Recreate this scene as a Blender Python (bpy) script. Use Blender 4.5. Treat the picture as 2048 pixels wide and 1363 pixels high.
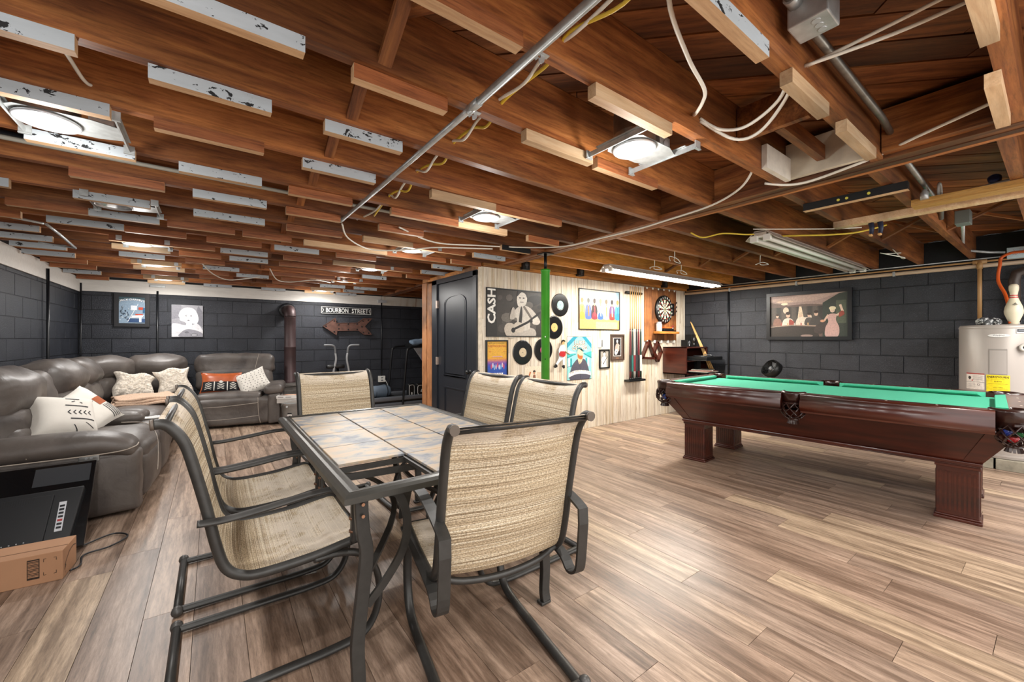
import bpy, math, random
from mathutils import Vector, Matrix, Euler
random.seed(7)
PI = math.pi
S = bpy.context.scene
C = S.collection
for o in list(bpy.data.objects): bpy.data.objects.remove(o)

# ---------------- camera, world, exposure, fill lamps ----------------
cam = bpy.data.cameras.new('camera'); camo = bpy.data.objects.new('camera', cam); C.objects.link(camo)
cam.sensor_width = 36.0; cam.lens = 814.0/2048*36.0
cam.shift_y = -4.5/2048; cam.clip_start = 0.05
camo.location = (0, 0, 1.22)
camo.rotation_euler = (PI/2, 0, math.radians(53.65)-PI/2)
S.camera = camo
S.view_settings.view_transform = 'Standard'; S.view_settings.look = 'None'
S.view_settings.gamma = 1.0; S.view_settings.exposure = 0.38
S.view_settings.use_curve_mapping = False
W = bpy.data.worlds.new('world'); S.world = W; W.use_nodes = True
W.node_tree.nodes['Background'].inputs[0].default_value = (1.0, .97, .94, 1)
W.node_tree.nodes['Background'].inputs[1].default_value = 1.85

def area(name, loc, size, power, color=(1, .96, .9), rot=(0, 0, 0), sy=None, spread=180):
    l = bpy.data.lights.new(name, 'AREA'); l.energy = power; l.color = color; l.size = size
    l.spread = math.radians(spread)
    if sy: l.shape = 'RECTANGLE'; l.size_y = sy
    else: l.shape = 'DISK'
    o = bpy.data.objects.new(name, l); C.objects.link(o); o.location = loc; o.rotation_euler = rot
    return o
# unseen area lights without fixtures behind the camera
area('tube_or_fill_light', (4.6, -0.75, 2.0), 2.4, 75, (1, .95, .88), sy=.15)  # assumed tube light, from the brightness of the floor at the right
area('tube_or_fill_light', (0.6, -1.1, 2.0), 2.4, 34, (1, .96, .92), sy=.15)  # added fill light, no lamp known here

LPOW = 8.5; GPOW = 5.0
# ---------------- helpers ----------------
def srgb(c):
    if isinstance(c, str):
        c = c.lstrip('#'); c = [int(c[i:i+2], 16)/255 for i in (0, 2, 4)]
    return tuple(x/12.92 if x <= .04045 else ((x+.055)/1.055)**2.4 for x in c[:3]) + (1,)
_mc = {}
def newmat(name):
    m = bpy.data.materials.new(name); m.use_nodes = True
    nt = m.node_tree; b = nt.nodes['Principled BSDF']
    return m, nt, b
def N(nt, t, **k):
    n = nt.nodes.new(t)
    for a, v in k.items():
        if a.startswith('_'): setattr(n, a[1:], v)
        else: n.inputs[a.replace('__', ' ')].default_value = v
    return n
def L(nt, a, ao, b, bi): nt.links.new(a.outputs[ao], b.inputs[bi])
def coords(nt, scale=(1, 1, 1), rnd=True, gen='Object'):
    tc = N(nt, 'ShaderNodeTexCoord'); mp = N(nt, 'ShaderNodeMapping'); mp.inputs['Scale'].default_value = scale
    if rnd:
        oi = N(nt, 'ShaderNodeObjectInfo'); mu = N(nt, 'ShaderNodeVectorMath', _operation='SCALE'); mu.inputs[0].default_value = (37, 53, 71)
        L(nt, oi, 'Random', mu, 'Scale'); ad = N(nt, 'ShaderNodeVectorMath', _operation='ADD')
        L(nt, tc, gen, ad, 0); L(nt, mu, 0, ad, 1); L(nt, ad, 0, mp, 0)
    else: L(nt, tc, gen, mp, 0)
    return mp
def ramp(nt, cols, pos=None, interp='LINEAR'):
    r = N(nt, 'ShaderNodeValToRGB'); e = r.color_ramp.elements; r.color_ramp.interpolation = interp
    pos = pos or [i/(len(cols)-1) for i in range(len(cols))]
    while len(e) < len(cols): e.new(.5)
    for i, (c, p) in enumerate(zip(cols, pos)): e[i].position = p; e[i].color = srgb(c)
    return r
def mix(nt, a, ao, b, bo, fac=None, fo=0, typ='MIX', f=.5):
    m = N(nt, 'ShaderNodeMix', _data_type='RGBA', _blend_type=typ); m.inputs[0].default_value = f
    if fac: L(nt, fac, fo, m, 0)
    if isinstance(a, tuple): m.inputs[6].default_value = a
    else: L(nt, a, ao, m, 6)
    if isinstance(b, tuple): m.inputs[7].default_value = b
    else: L(nt, b, bo, m, 7)
    return m
def bump(nt, b, src, so, strength=.3, dist=.01):
    n = N(nt, 'ShaderNodeBump'); n.inputs['Strength'].default_value = strength; n.inputs['Distance'].default_value = dist
    L(nt, src, so, n, 'Height'); L(nt, n, 0, b, 'Normal')
def plain(col, rough=.5, metal=0, name=None, noise=0, nscale=20, bmp=0, emit=0, coat=0):
    key = (str(col), rough, metal, noise, nscale, bmp, emit, coat)
    if key in _mc: return _mc[key]
    m, nt, b = newmat(name or 'paint'); b.inputs['Base Color'].default_value = srgb(col)
    b.inputs['Roughness'].default_value = rough; b.inputs['Metallic'].default_value = metal
    b.inputs['Coat Weight'].default_value = coat
    if noise or bmp:
        mp = coords(nt); n = N(nt, 'ShaderNodeTexNoise', Scale=nscale, Detail=4.0); L(nt, mp, 0, n, 0)
        if noise:
            c = srgb(col); r = N(nt, 'ShaderNodeMapRange'); r.inputs[1].default_value = .3; r.inputs[2].default_value = .7
            r.inputs[3].default_value = 1-noise; r.inputs[4].default_value = 1+noise; L(nt, n, 0, r, 0)
            v = N(nt, 'ShaderNodeVectorMath', _operation='SCALE'); v.inputs[0].default_value = c[:3]; L(nt, r, 0, v, 'Scale'); L(nt, v, 0, b, 'Base Color')
        if bmp: bump(nt, b, n, 0, bmp, .004)
    if emit:
        b.inputs['Emission Color'].default_value = srgb(col); b.inputs['Emission Strength'].default_value = emit
    _mc[key] = m; return m

def wood(name, c, scale=(1.2, 22, 22), rough=.6, vary=.25, knots=True, fine=.6, bmp=.25, coat=0):
    m, nt, b = newmat(name); mp = coords(nt, scale)
    n = N(nt, 'ShaderNodeTexNoise', Scale=1.6, Detail=6.0, Roughness=.62, Distortion=.6); L(nt, mp, 0, n, 0)
    r = ramp(nt, c, [.22]+[.22+.6*(i)/(len(c)-1) for i in range(1, len(c))]); L(nt, n, 0, r, 0)
    oi = N(nt, 'ShaderNodeObjectInfo'); hs = N(nt, 'ShaderNodeHueSaturation')
    mr = N(nt, 'ShaderNodeMapRange'); mr.inputs[3].default_value = 1-vary; mr.inputs[4].default_value = 1+vary
    fs_ = coords(nt, (scale[0]*3.5, scale[1]*3.2, scale[2]*3.2)); fn_ = N(nt, 'ShaderNodeTexNoise', Scale=2.2, Detail=5.0, Roughness=.75); L(nt, fs_, 0, fn_, 0)
    fr_ = ramp(nt, ['#6a5a50', '#d8d0c8', '#ffffff'], [.33, .46, .58]); L(nt, fn_, 0, fr_, 0); fm_ = mix(nt, r, 0, fr_, 0, typ='MULTIPLY', f=fine)
    L(nt, oi, 'Random', mr, 0); L(nt, mr, 0, hs, 'Value'); L(nt, fm_, 2, hs, 'Color'); last = hs
    if knots:
        mp2 = coords(nt, (.9, 3.2, 3.2)); v = N(nt, 'ShaderNodeTexVoronoi', Scale=1.3); L(nt, mp2, 0, v, 0)
        kr = ramp(nt, ['#ffffff', '#000000'], [.035, .12]); L(nt, v, 0, kr, 0)
        last = mix(nt, hs, 0, srgb(c[0]), 0, kr, 0)
        dk = N(nt, 'ShaderNodeTexNoise', Scale=.9, Detail=3.0); L(nt, mp2, 0, dk, 0)
        dr = ramp(nt, ['#777777', '#ffffff'], [.34, .6]); L(nt, dk, 0, dr, 0)
        last = mix(nt, last, 2, dr, 0, typ='MULTIPLY', f=.85)
        L(nt, last, 2, b, 'Base Color')
    else: L(nt, last, 0, b, 'Base Color')
    b.inputs['Roughness'].default_value = rough; b.inputs['Coat Weight'].default_value = coat; b.inputs['Coat Roughness'].default_value = .15
    if bmp: bump(nt, b, n, 0, bmp, .004)
    return m

class MB:
    """collects faces; build() links ONE mesh object"""
    def __init__(s): s.v = []; s.f = []; s.m = []; s.sm = []
    def add(s, vs, fs, mi=0, sm=False):
        o = len(s.v); s.v += [tuple(x) for x in vs]; s.f += [tuple(i+o for i in f) for f in fs]
        s.m += [mi]*len(fs) if isinstance(mi, int) else list(mi); s.sm += [sm]*len(fs); return s
    def box(s, c, d, R=None, mi=0, taper=None):
        x, y, z = d[0]/2, d[1]/2, d[2]/2; tx, ty = taper or (1, 1)
        vs = [Vector((a*x*(tx if e < 0 else 1), b_*y*(ty if e < 0 else 1), e*z)) for e in (-1, 1) for b_ in (-1, 1) for a in (-1, 1)]
        if R: vs = [R @ v for v in vs]
        vs = [v+Vector(c) for v in vs]
        # faces: -z +z -y +y -x +x
        return s.add(vs, [(0, 2, 3, 1), (4, 5, 7, 6), (0, 1, 5, 4), (2, 6, 7, 3), (0, 4, 6, 2), (1, 3, 7, 5)], mi)
    def bb(s, a, b, mi=0): return s.box([(p+q)/2 for p, q in zip(a, b)], [abs(q-p) for p, q in zip(a, b)], mi=mi)
    def tube(s, pts, r, seg=8, mi=0, cap=True, flat=None, up=None):
        P = [Vector(p) for p in pts]; n = len(P); vs = []; prev = None
        for i, p in enumerate(P):
            t = (P[min(i+1, n-1)]-P[max(i-1, 0)]); t.normalize()
            if up is not None: u = Vector(up)
            elif prev is None: u = Vector((0, 0, 1)) if abs(t.z) < .9 else Vector((1, 0, 0))
            else: u = prev
            a = t.cross(u); 
            if a.length < 1e-5: a = t.cross(Vector((1, .1, 0)))
            a.normalize(); b = a.cross(t); b.normalize(); prev = b
            rr = r[i] if isinstance(r, (list, tuple)) else r
            ra, rb = (rr, rr) if flat is None else flat
            for k in range(seg):
                an = 2*PI*(k+.5)/seg
                ca, sa = math.cos(an), math.sin(an)
                if flat is not None and seg == 4: ca, sa = ca*1.414, sa*1.414
                vs.append(p+a*ra*ca+b*rb*sa)
        fs = [(i*seg+k, i*seg+(k+1) % seg, (i+1)*seg+(k+1) % seg, (i+1)*seg+k) for i in range(n-1) for k in range(seg)]
        s.add(vs, fs, mi, seg > 4)
        if cap:
            o = len(s.v)-len(vs); s.f += [tuple(o+k for k in range(seg))[::-1], tuple(o+(n-1)*seg+k for k in range(seg))]; s.m += [mi]*2; s.sm += [False]*2
        return s
    def lathe(s, prof, seg=20, c=(0, 0, 0), R=None, mi=0, sm=True, cap=True):
        vs = []
        for r, z in prof:
            for k in range(seg):
                a = 2*PI*k/seg; v = Vector((r*math.cos(a), r*math.sin(a), z)); v = R @ v if R else v; vs.append(v+Vector(c))
        n = len(prof)
        fs = [(i*seg+k, i*seg+(k+1) % seg, (i+1)*seg+(k+1) % seg, (i+1)*seg+k) for i in range(n-1) for k in range(seg)]
        s.add(vs, fs, mi, sm)
        if cap:
            o = len(s.v)-len(vs)
            if prof[0][0] > 1e-4: s.f.append(tuple(o+k for k in range(seg))[::-1]); s.m.append(mi); s.sm.append(False)
            if prof[-1][0] > 1e-4: s.f.append(tuple(o+(n-1)*seg+k for k in range(seg))); s.m.append(mi); s.sm.append(False)
        return s
    def prism(s, poly, h, M=None, mi=0):
        """poly in local xy, extruded along +z by h"""
        n = len(poly); M = M or Matrix()
        vs = [M @ Vector((x, y, z)) for z in (0, h) for x, y in poly]
        fs = [tuple(range(n))[::-1], tuple(range(n, 2*n))]+[(i, (i+1) % n, n+(i+1) % n, n+i) for i in range(n)]
        return s.add(vs, fs, mi)
    def grid(s, nu, nv, fn, mi=0, sm=True, close=False):
        vs = [fn(i/(nu), j/(nv)) for i in range(nu+1) for j in range(nv+1)]
        fs = [(i*(nv+1)+j, (i+1)*(nv+1)+j, (i+1)*(nv+1)+j+1, i*(nv+1)+j+1) for i in range(nu) for j in range(nv)]
        return s.add(vs, fs, mi, sm)
    def rbox(s, c, d, r=.04, n=8, puff=(0, 0, 0), R=None, fn=None, mi=0):
        h = Vector(d)/2; r = min(r, h.x, h.y, h.z); idx = {}; vs = []; fs = []
        def q(i): # denser near the edges
            t = 2*i/n-1; return math.sin(t*PI/2)**1 if n > 3 else t
        def vid(a, b_, e):
            k = (a, b_, e)
            if k not in idx:
                p = Vector((q(a)*h.x, q(b_)*h.y, q(e)*h.z))
                inn = Vector([max(-(h[i]-r), min(h[i]-r, p[i])) for i in range(3)])
                dd = p-inn
                if dd.length > 1e-6: p = inn+dd.normalized()*r
                w = [p[i]/h[i] for i in range(3)]
                g = [max(0, 1-x*x) for x in w]
                p = p+Vector((puff[0]*w[0]*g[1]*g[2], puff[1]*w[1]*g[0]*g[2], puff[2]*w[2]*g[0]*g[1]))
                if fn: p = fn(p, w)
                if R: p = R @ p
                idx[k] = len(vs); vs.append(p+Vector(c))
            return idx[k]
        for i in range(n):
            for j in range(n):
                for ax in range(3):
                    for e in (0, n):
                        def pt(a, b_):
                            l = [0, 0, 0]; l[ax] = e; l[(ax+1) % 3] = a; l[(ax+2) % 3] = b_; return vid(*l)
                        f = (pt(i, j), pt(i+1, j), pt(i+1, j+1), pt(i, j+1)); fs.append(f if e else f[::-1])
        return s.add(vs, fs, mi, True)
    def build(s, name, mats, parent=None, loc=None, rot=None, bev=0, sub=0):
        me = bpy.data.meshes.new(name); me.from_pydata(s.v, [], s.f)
        for m in (mats if isinstance(mats, (list, tuple)) else [mats]): me.materials.append(m)
        me.polygons.foreach_set('material_index', s.m); me.polygons.foreach_set('use_smooth', s.sm); me.update()
        return link(name, me, parent, loc, rot, bev, sub)
def link(name, me, parent=None, loc=None, rot=None, bev=0, sub=0):
    o = bpy.data.objects.new(name, me); C.objects.link(o)
    if parent: o.parent = parent
    if loc: o.location = loc
    if rot: o.rotation_euler = rot
    if bev:
        b = o.modifiers.new('bevel', 'BEVEL'); b.width = bev; b.segments = 2; b.limit_method = 'ANGLE'
    if sub:
        b = o.modifiers.new('sub', 'SUBSURF'); b.levels = sub; b.render_levels = sub
    return o
def tag(o, label, cat, group=None, kind=None):
    if label: o['label'] = label
    if cat: o['category'] = cat
    if group: o['group'] = group
    if kind: o['kind'] = kind
    return o
def thing(name, label, cat, loc=(0, 0, 0), rz=0, group=None):
    o = bpy.data.objects.new(name, None); C.objects.link(o); o.location = loc; o.rotation_euler = (0, 0, rz)
    return tag(o, label, cat, group)
def struct(name, mb, m, **k):
    o = mb.build(name, m, **k); o['kind'] = 'structure'; return o
def smooth(pts, n=6):
    P = [Vector(p) for p in pts]; out = []
    for i in range(len(P)-1):
        a, b, c, d = P[max(i-1, 0)], P[i], P[i+1], P[min(i+2, len(P)-1)]
        for k in range(n):
            t = k/n; out.append(.5*((2*b)+(-a+c)*t+(2*a-5*b+4*c-d)*t*t+(-a+3*b-3*c+d)*t**3))
    out.append(P[-1]); return out
def dup(root, loc=None, rz=None, label=None, group=None):
    r = root.copy(); C.objects.link(r)
    if loc: r.location = loc
    if rz is not None: r.rotation_euler = (0, 0, rz)
    if label: r['label'] = label
    if group: r['group'] = group
    def rec(a, b):
        for ch in [x for x in bpy.data.objects if x.parent == a]:
            c = ch.copy(); C.objects.link(c); c.parent = b; rec(ch, c)
    rec(root, r); return r
_txt = {}
def text(mb, s_, M, w=None, h=.05, mi=0, shear=0, arc=0, depth=.0008, bold=0):
    """lettering as thin real geometry; M maps local xy (centre) to the surface"""
    cu = bpy.data.curves.new('t', 'FONT'); cu.body = s_; cu.size = 1; cu.resolution_u = 2; cu.offset = bold; cu.shear = shear
    o = bpy.data.objects.new('t', cu); C.objects.link(o)
    dg = bpy.context.evaluated_depsgraph_get(); me = o.evaluated_get(dg).to_mesh()
    vs = [v.co.copy() for v in me.vertices]; fs = [tuple(p.vertices) for p in me.polygons]
    o.evaluated_get(dg).to_mesh_clear(); bpy.data.objects.remove(o); bpy.data.curves.remove(cu)
    if not vs: return
    x0, x1 = min(v.x for v in vs), max(v.x for v in vs); y0, y1 = min(v.y for v in vs), max(v.y for v in vs)
    sy = h/(y1-y0); sx = (w/(x1-x0)) if w else sy
    out = []
    for v in vs:
        x = (v.x-(x0+x1)/2)*sx; y = (v.y-(y0+y1)/2)*sy
        if arc: y += arc*(1-(2*x/(w or 1))**2)
        out.append(M @ Vector((x, y, depth)))
    mb.add(out, fs, mi)
class Art:
    """flat printed picture: unit-square shapes on a sheet, each layer a hair proud of the last"""
    def __init__(s, w, h): s.w = w; s.h = h; s.mb = MB(); s.mats = []; s.z = .0006; s.k = 0
    def mi(s, col, rough=.45):
        m = plain(col, rough, name='print', noise=.13, nscale=55)
        if m not in s.mats: s.mats.append(m)
        return s.mats.index(m)
    def poly(s, col, pts):
        s.k += 1; z = s.k*.00012
        s.mb.add([((x-.5)*s.w, (y-.5)*s.h, z) for x, y in pts], [tuple(range(len(pts)))], s.mi(col)); return s
    def org(s, col, pts, n=4):   # the same outline with soft corners
        P = [Vector((x, y, 0)) for x, y in pts]; m = len(P); out = []
        for i in range(m):
            a, b, c, d = P[i-1], P[i], P[(i+1) % m], P[(i+2) % m]
            for k in range(n):
                t = k/n; q = .5*((2*b)+(-a+c)*t+(2*a-5*b+4*c-d)*t*t+(-a+3*b-3*c+d)*t**3); out.append((min(1, max(0, q.x)), min(1, max(0, q.y))))
        return s.poly(col, out)
    def rect(s, col, x0, y0, x1, y1): return s.poly(col, [(x0, y0), (x1, y0), (x1, y1), (x0, y1)])
    def ell(s, col, cx, cy, rx, ry, rot=0, n=14, a0=0, a1=2*PI):
        p = []
        for i in range(n):
            a = a0+(a1-a0)*i/(n if a1-a0 > 6.2 else n-1); x, y = rx*math.cos(a), ry*math.sin(a)
            p.append((cx+x*math.cos(rot)-y*math.sin(rot), cy+x*math.sin(rot)+y*math.cos(rot)))
        return s.poly(col, p)
    def line(s, col, pts, t=.01):
        for (x0, y0), (x1, y1) in zip(pts, pts[1:]):
            dx, dy = (x1-x0)*s.w, (y1-y0)*s.h; l = math.hypot(dx, dy) or 1; nx, ny = -dy/l*t/2, dx/l*t/2
            nx /= s.w; ny /= s.h
            s.poly(col, [(x0+nx, y0+ny), (x0-nx, y0-ny), (x1-nx, y1-ny), (x1+nx, y1+ny)])
        return s
    def text(s, col, t, cx, cy, w, h, arc=0, rot=0, shear=0, bold=0):
        s.k += 1; M = Matrix.Translation(((cx-.5)*s.w, (cy-.5)*s.h, 0)) @ Matrix.Rotation(rot, 4, 'Z')
        text(s.mb, t, M, w*s.w if not rot else w*s.h, h*s.h if not rot else h*s.w, s.mi(col), shear, arc, s.k*.00012, bold); return s
    def build(s, name, parent, M): 
        s.mb.v = [tuple(M @ Vector(v)) for v in s.mb.v]; return s.mb.build(name, s.mats, parent)
def on_y(x, z, y):   # sheet facing -y, centre at x,z
    return Matrix.Translation((x, y, z)) @ Matrix.Rotation(PI/2, 4, 'X')
def on_x(y, z, x):   # sheet facing -x, local x runs to -y
    return Matrix.Translation((x, y, z)) @ Matrix.Rotation(-PI/2, 4, 'Z') @ Matrix.Rotation(PI/2, 4, 'X')
def frame_mb(w, h, t, d, M):
    mb = MB()
    for a, b in (((-w/2, -h/2, 0), (w/2, -h/2+t, d)), ((-w/2, h/2-t, 0), (w/2, h/2, d)), ((-w/2, -h/2+t, 0), (-w/2+t, h/2-t, d)), ((w/2-t, -h/2+t, 0), (w/2, h/2-t, d))): mb.bb(a, b)
    mb.v = [tuple(M @ Vector(v)) for v in mb.v]; return mb

# ---------------- shared materials ----------------
M_joist = wood('joist_wood', ['#5a2f17', '#92552c', '#b9763f', '#cf935c'], (1.0, 14, 14), .5, .25)
M_lit = wood('lit_amber_wood', ['#bd722a', '#e89a45', '#f5b970'], (1.0, 16, 16), .5, .15)  # brightened joist wood, bounced tube light put into its colour; amber shelf too
M_sub = wood('subfloor_wood', ['#4a2915', '#80491f', '#a86a38', '#bb8450'], (1.0, 10, 10), .65, .35)
M_new = wood('new_pine', ['#c79c72', '#e0bd93', '#ecd3b0'], (1.5, 20, 20), .6, .08, knots=True, fine=.18)
M_blk = wood('blocking_wood', ['#6b3a1a', '#9c5c2e', '#c07c42', '#cf935c'], (14, 1.0, 14), .5, .1)
M_post = wood('post_pine', ['#9c6038', '#c68a5a', '#d9a377'], (18, 18, 1.2), .55, .08)
M_blackm = plain('#17181a', .35, .3, 'black_metal')
M_bplast = plain('#101112', .4, name='black_plastic')
M_steel = plain('#b4b8b8', .35, .45, 'galvanised_steel', noise=.15, nscale=30)
M_white = plain('#e9e7e0', .5, name='white_paint')
M_cable = plain('#e4e0d4', .45, name='white_cable')
M_yel = plain('#d8b83a', .45, name='yellow_cable')
def chipped(name, col, chip='#1a1b1d', th=.66):
    m, nt, b = newmat(name); mp = coords(nt, (9, 14, 14)); n = N(nt, 'ShaderNodeTexNoise', Scale=2.4, Detail=4.0, Roughness=.7, Distortion=.4); L(nt, mp, 0, n, 0)
    r = ramp(nt, ['#000000', '#ffffff'], [th, th+.015]); L(nt, n, 0, r, 0)
    mp2 = coords(nt, (6, 30, 30)); n2 = N(nt, 'ShaderNodeTexNoise', Scale=1.5, Detail=3.0); L(nt, mp2, 0, n2, 0)
    c2 = ramp(nt, [col, tuple(min(1, x*1.12) for x in [int(col[i:i+2], 16)/255 for i in (1, 3, 5)])]); L(nt, n2, 0, c2, 0)
    mx = mix(nt, c2, 0, srgb(chip), 0, r, 0); L(nt, mx, 2, b, 'Base Color'); b.inputs['Roughness'].default_value = .55; return m
M_grey = chipped('chipped_grey_paint', '#a6adb2', th=.61)
M_band = chipped('white_wall_paint', '#d3cfc8', '#8d8478', .72)
def block_mat():
    m, nt, b = newmat('painted_block'); mp = coords(nt, (1, 1, 1))
    n = N(nt, 'ShaderNodeTexNoise', Scale=110.0, Detail=3.0, Roughness=.7); L(nt, mp, 0, n, 0)
    n2 = N(nt, 'ShaderNodeTexNoise', Scale=5.0, Detail=3.0); L(nt, mp, 0, n2, 0)
    r = ramp(nt, ['#20232a', '#2e3139'], [.3, .75]); L(nt, n2, 0, r, 0)
    r2 = ramp(nt, ['#000000', '#ffffff'], [.60, .72]); L(nt, n, 0, r2, 0)
    mx = mix(nt, r, 0, srgb('#5c606a'), 0, r2, 0); L(nt, mx, 2, b, 'Base Color')
    b.inputs['Roughness'].default_value = .38; bump(nt, b, n, 0, .8, .008); return m
M_block = block_mat()
M_mortar = plain('#15171c', .6, name='mortar', noise=.3, nscale=40)

# ---------------- floor: every vinyl plank its own piece ----------------
def plank_mat():
    m, nt, b = newmat('vinyl_plank'); oi = N(nt, 'ShaderNodeObjectInfo')
    mp = coords(nt, (48, 4.5, 1)); n = N(nt, 'ShaderNodeTexNoise', Scale=1.4, Detail=9.0, Roughness=.8, Distortion=.25); L(nt, mp, 0, n, 0)
    mp2 = coords(nt, (13, .7, 1)); n2 = N(nt, 'ShaderNodeTexNoise', Scale=1.3, Detail=4.0, Roughness=.6); L(nt, mp2, 0, n2, 0)
    base = ramp(nt, ['#9d8878', '#a8917f', '#a38b79', '#ae9783', '#9a8576', '#b8a28a', '#ab9380', '#a28c7b', '#b09780'], None, 'CONSTANT'); L(nt, oi, 'Random', base, 0)
    g = ramp(nt, ['#5a504b', '#cbc5bf', '#ffffff'], [.36, .49, .6]); L(nt, n, 0, g, 0)
    a = mix(nt, base, 0, g, 0, typ='MULTIPLY', f=.6)
    g2 = ramp(nt, ['#84776d', '#ffffff'], [.38, .6]); L(nt, n2, 0, g2, 0)
    a2 = mix(nt, a, 2, g2, 0, typ='MULTIPLY', f=.7)
    sc = N(nt, 'ShaderNodeVectorMath', _operation='SCALE'); sc.inputs['Scale'].default_value = 1.33; L(nt, a2, 2, sc, 0)
    L(nt, sc, 0, b, 'Base Color'); b.inputs['Roughness'].default_value = .36; bump(nt, b, n, 0, .08, .002); return m
M_plank = plank_mat()
XL, XR, YB, YW, XD = -1.49, 6.54, 8.06, 3.87, 2.41
ZJ, ZT = 2.07, 2.305
floor = struct('floor', MB().bb((XL-.2, -1.8, -.06), (XR+.2, YB+.2, -.006)), plain('#3a332d', .8))
PW, PL = .178, 1.22
def plank_mesh(l):
    b = MB(); w = PW-.0009; h = .006; e = .0006; l -= .0009
    vs = [(-w/2, -l/2, 0), (w/2, -l/2, 0), (w/2, l/2, 0), (-w/2, l/2, 0), (-w/2+e, -l/2+e, h), (w/2-e, -l/2+e, h), (w/2-e, l/2-e, h), (-w/2+e, l/2-e, h)]
    b.add(vs, [(4, 5, 6, 7), (0, 1, 5, 4), (1, 2, 6, 5), (2, 3, 7, 6), (3, 0, 4, 7)])
    me = bpy.data.meshes.new('plank'); me.from_pydata(b.v, [], b.f); me.materials.append(M_plank); return me
_pl = {}
nb = 0; x = XL
while x < XR:
    cx = x+PW/2; y = -1.7+[0, .41, .82, .2, .61, 1.02][nb % 6]*1.0-PL+random.uniform(-.05, .05); nb += 1
    ymax = YB if cx < 4.4 else YW
    while y < ymax:
        y0, y1 = max(y, -1.7), min(y+PL, ymax); y += PL
        if y1-y0 < .05: continue
        if cx > XD+.1 and y0 > YW and y1 < 5.3: continue
        k = round(y1-y0, 2)
        if k not in _pl: _pl[k] = plank_mesh(k)
        link('plank', _pl[k], floor, (cx, (y0+y1)/2, -.006))
    x += PW

# ---------------- block walls: every block its own piece ----------------
def blk_mesh(w, h):
    t = .007; e = .003
    w -= .0055; h -= .0055
    vs = [(-w/2, 0, -h/2), (w/2, 0, -h/2), (w/2, 0, h/2), (-w/2, 0, h/2), (-w/2+e, -t, -h/2+e), (w/2-e, -t, -h/2+e), (w/2-e, -t, h/2-e), (-w/2+e, -t, h/2-e)]
    me = bpy.data.meshes.new('block'); me.from_pydata(vs, [], [(4, 5, 6, 7), (0, 1, 5, 4), (1, 2, 6, 5), (2, 3, 7, 6), (3, 0, 4, 7)]); me.materials.append(M_block); return me
_bm = {}
def block_wall(parent, length, place, rz, off=0):
    ch, bw = .2033, .406
    for r in range(10):
        z0 = r*ch; z1 = min(z0+ch, 2.03)
        s_ = -bw*(.5 if r % 2 else 0)+off-bw
        while s_ < length:
            a, b = max(0, s_), min(length, s_+bw); s_ += bw
            if b-a < .03: continue
            k = (round(b-a, 2), round(z1-z0, 3))
            if k not in _bm: _bm[k] = blk_mesh(*k)
            p = place((a+b)/2); j = random.uniform(-.0015, .0015)
            link('block', _bm[k], parent, (p[0]+(j if rz else 0), p[1]+(0 if rz else j), (z0+z1)/2), (0, 0, rz))
wb = struct('wall_back', MB().bb((XL-.2, YB+.006, 0), (4.5, YB+.2, ZT)), M_mortar)
block_wall(wb, 5.9, lambda s_: (XL+s_, YB+.008), 0, .13)
wl = struct('wall_left', MB().bb((XL-.2, -1.8, 0), (XL-.006, YB+.2, ZT)), M_mortar)
block_wall(wl, 6.5, lambda s_: (XL-.008, YB-s_), PI/2, .2)
wr = struct('wall_right', MB().bb((XR+.006, -1.8, 0), (XR+.2, YW+.2, ZT)), M_mortar)
block_wall(wr, 5.4, lambda s_: (XR+.008, YW-s_), -PI/2, .31)
# painted top course / sill bands
tb = struct('trim_1', MB().bb((XL, YB-.022, 1.885), (XD+.28, YB-.004, 2.06)), M_band)
m2, nt, b = newmat('rusty_white'); mp = coords(nt, (9, 9, 1.5), False); n = N(nt, 'ShaderNodeTexNoise', Scale=1.2, Detail=4.0); L(nt, mp, 0, n, 0)
r = ramp(nt, ['#d8d2c6', '#cfc4b2', '#8d5232'], [.5, .6, .72]); L(nt, n, 0, r, 0); L(nt, r, 0, b, 'Base Color')
struct('trim_2', MB().bb((XD+.29, YB-.022, 1.885), (4.4, YB-.004, 2.06)), m2)
struct('trim_3', MB().bb((XL+.004, -1.8, 1.87), (XL+.022, YB-.022, 2.06)), M_band)
struct('wall_closet_side', MB().bb((4.4, 5.42, 0), (4.5, YB, ZT)), plain('#30323a', .6))
struct('wall_closet', MB().bb((XD+.03, 5.36, 0), (4.5, 5.42, ZT)), M_post)

# ---------------- panelled wall with narrow bleached boards ----------------
def panel_mat():
    m, nt, b = newmat('bleached_panelling'); g = N(nt, 'ShaderNodeNewGeometry')
    r = ramp(nt, ['#d3c2ab', '#e9e0d1', '#d9c8ae', '#efe6d6', '#dccfbc', '#e9dfd0', '#d2bf9f']); L(nt, g, 'Random Per Island', r, 0)
    mp = coords(nt, (60, 10, 2.0), False); n = N(nt, 'ShaderNodeTexNoise', Scale=1.3, Detail=5.0, Roughness=.7); L(nt, mp, 0, n, 0)
    c = ramp(nt, ['#5b4532', '#b8a48b', '#ffffff'], [.25, .36, .5]); L(nt, n, 0, c, 0)
    a = mix(nt, r, 0, c, 0, typ='MULTIPLY', f=.7); L(nt, a, 2, b, 'Base Color'); b.inputs['Roughness'].default_value = .55
    return m
M_panel = panel_mat()
ww = struct('wall_panelled', MB().bb((XD+.02, YW+.014, 0), (XR, YW+.09, 2.03)), plain('#54432f', .8))
pm = MB(); x = XD+.02
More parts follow.
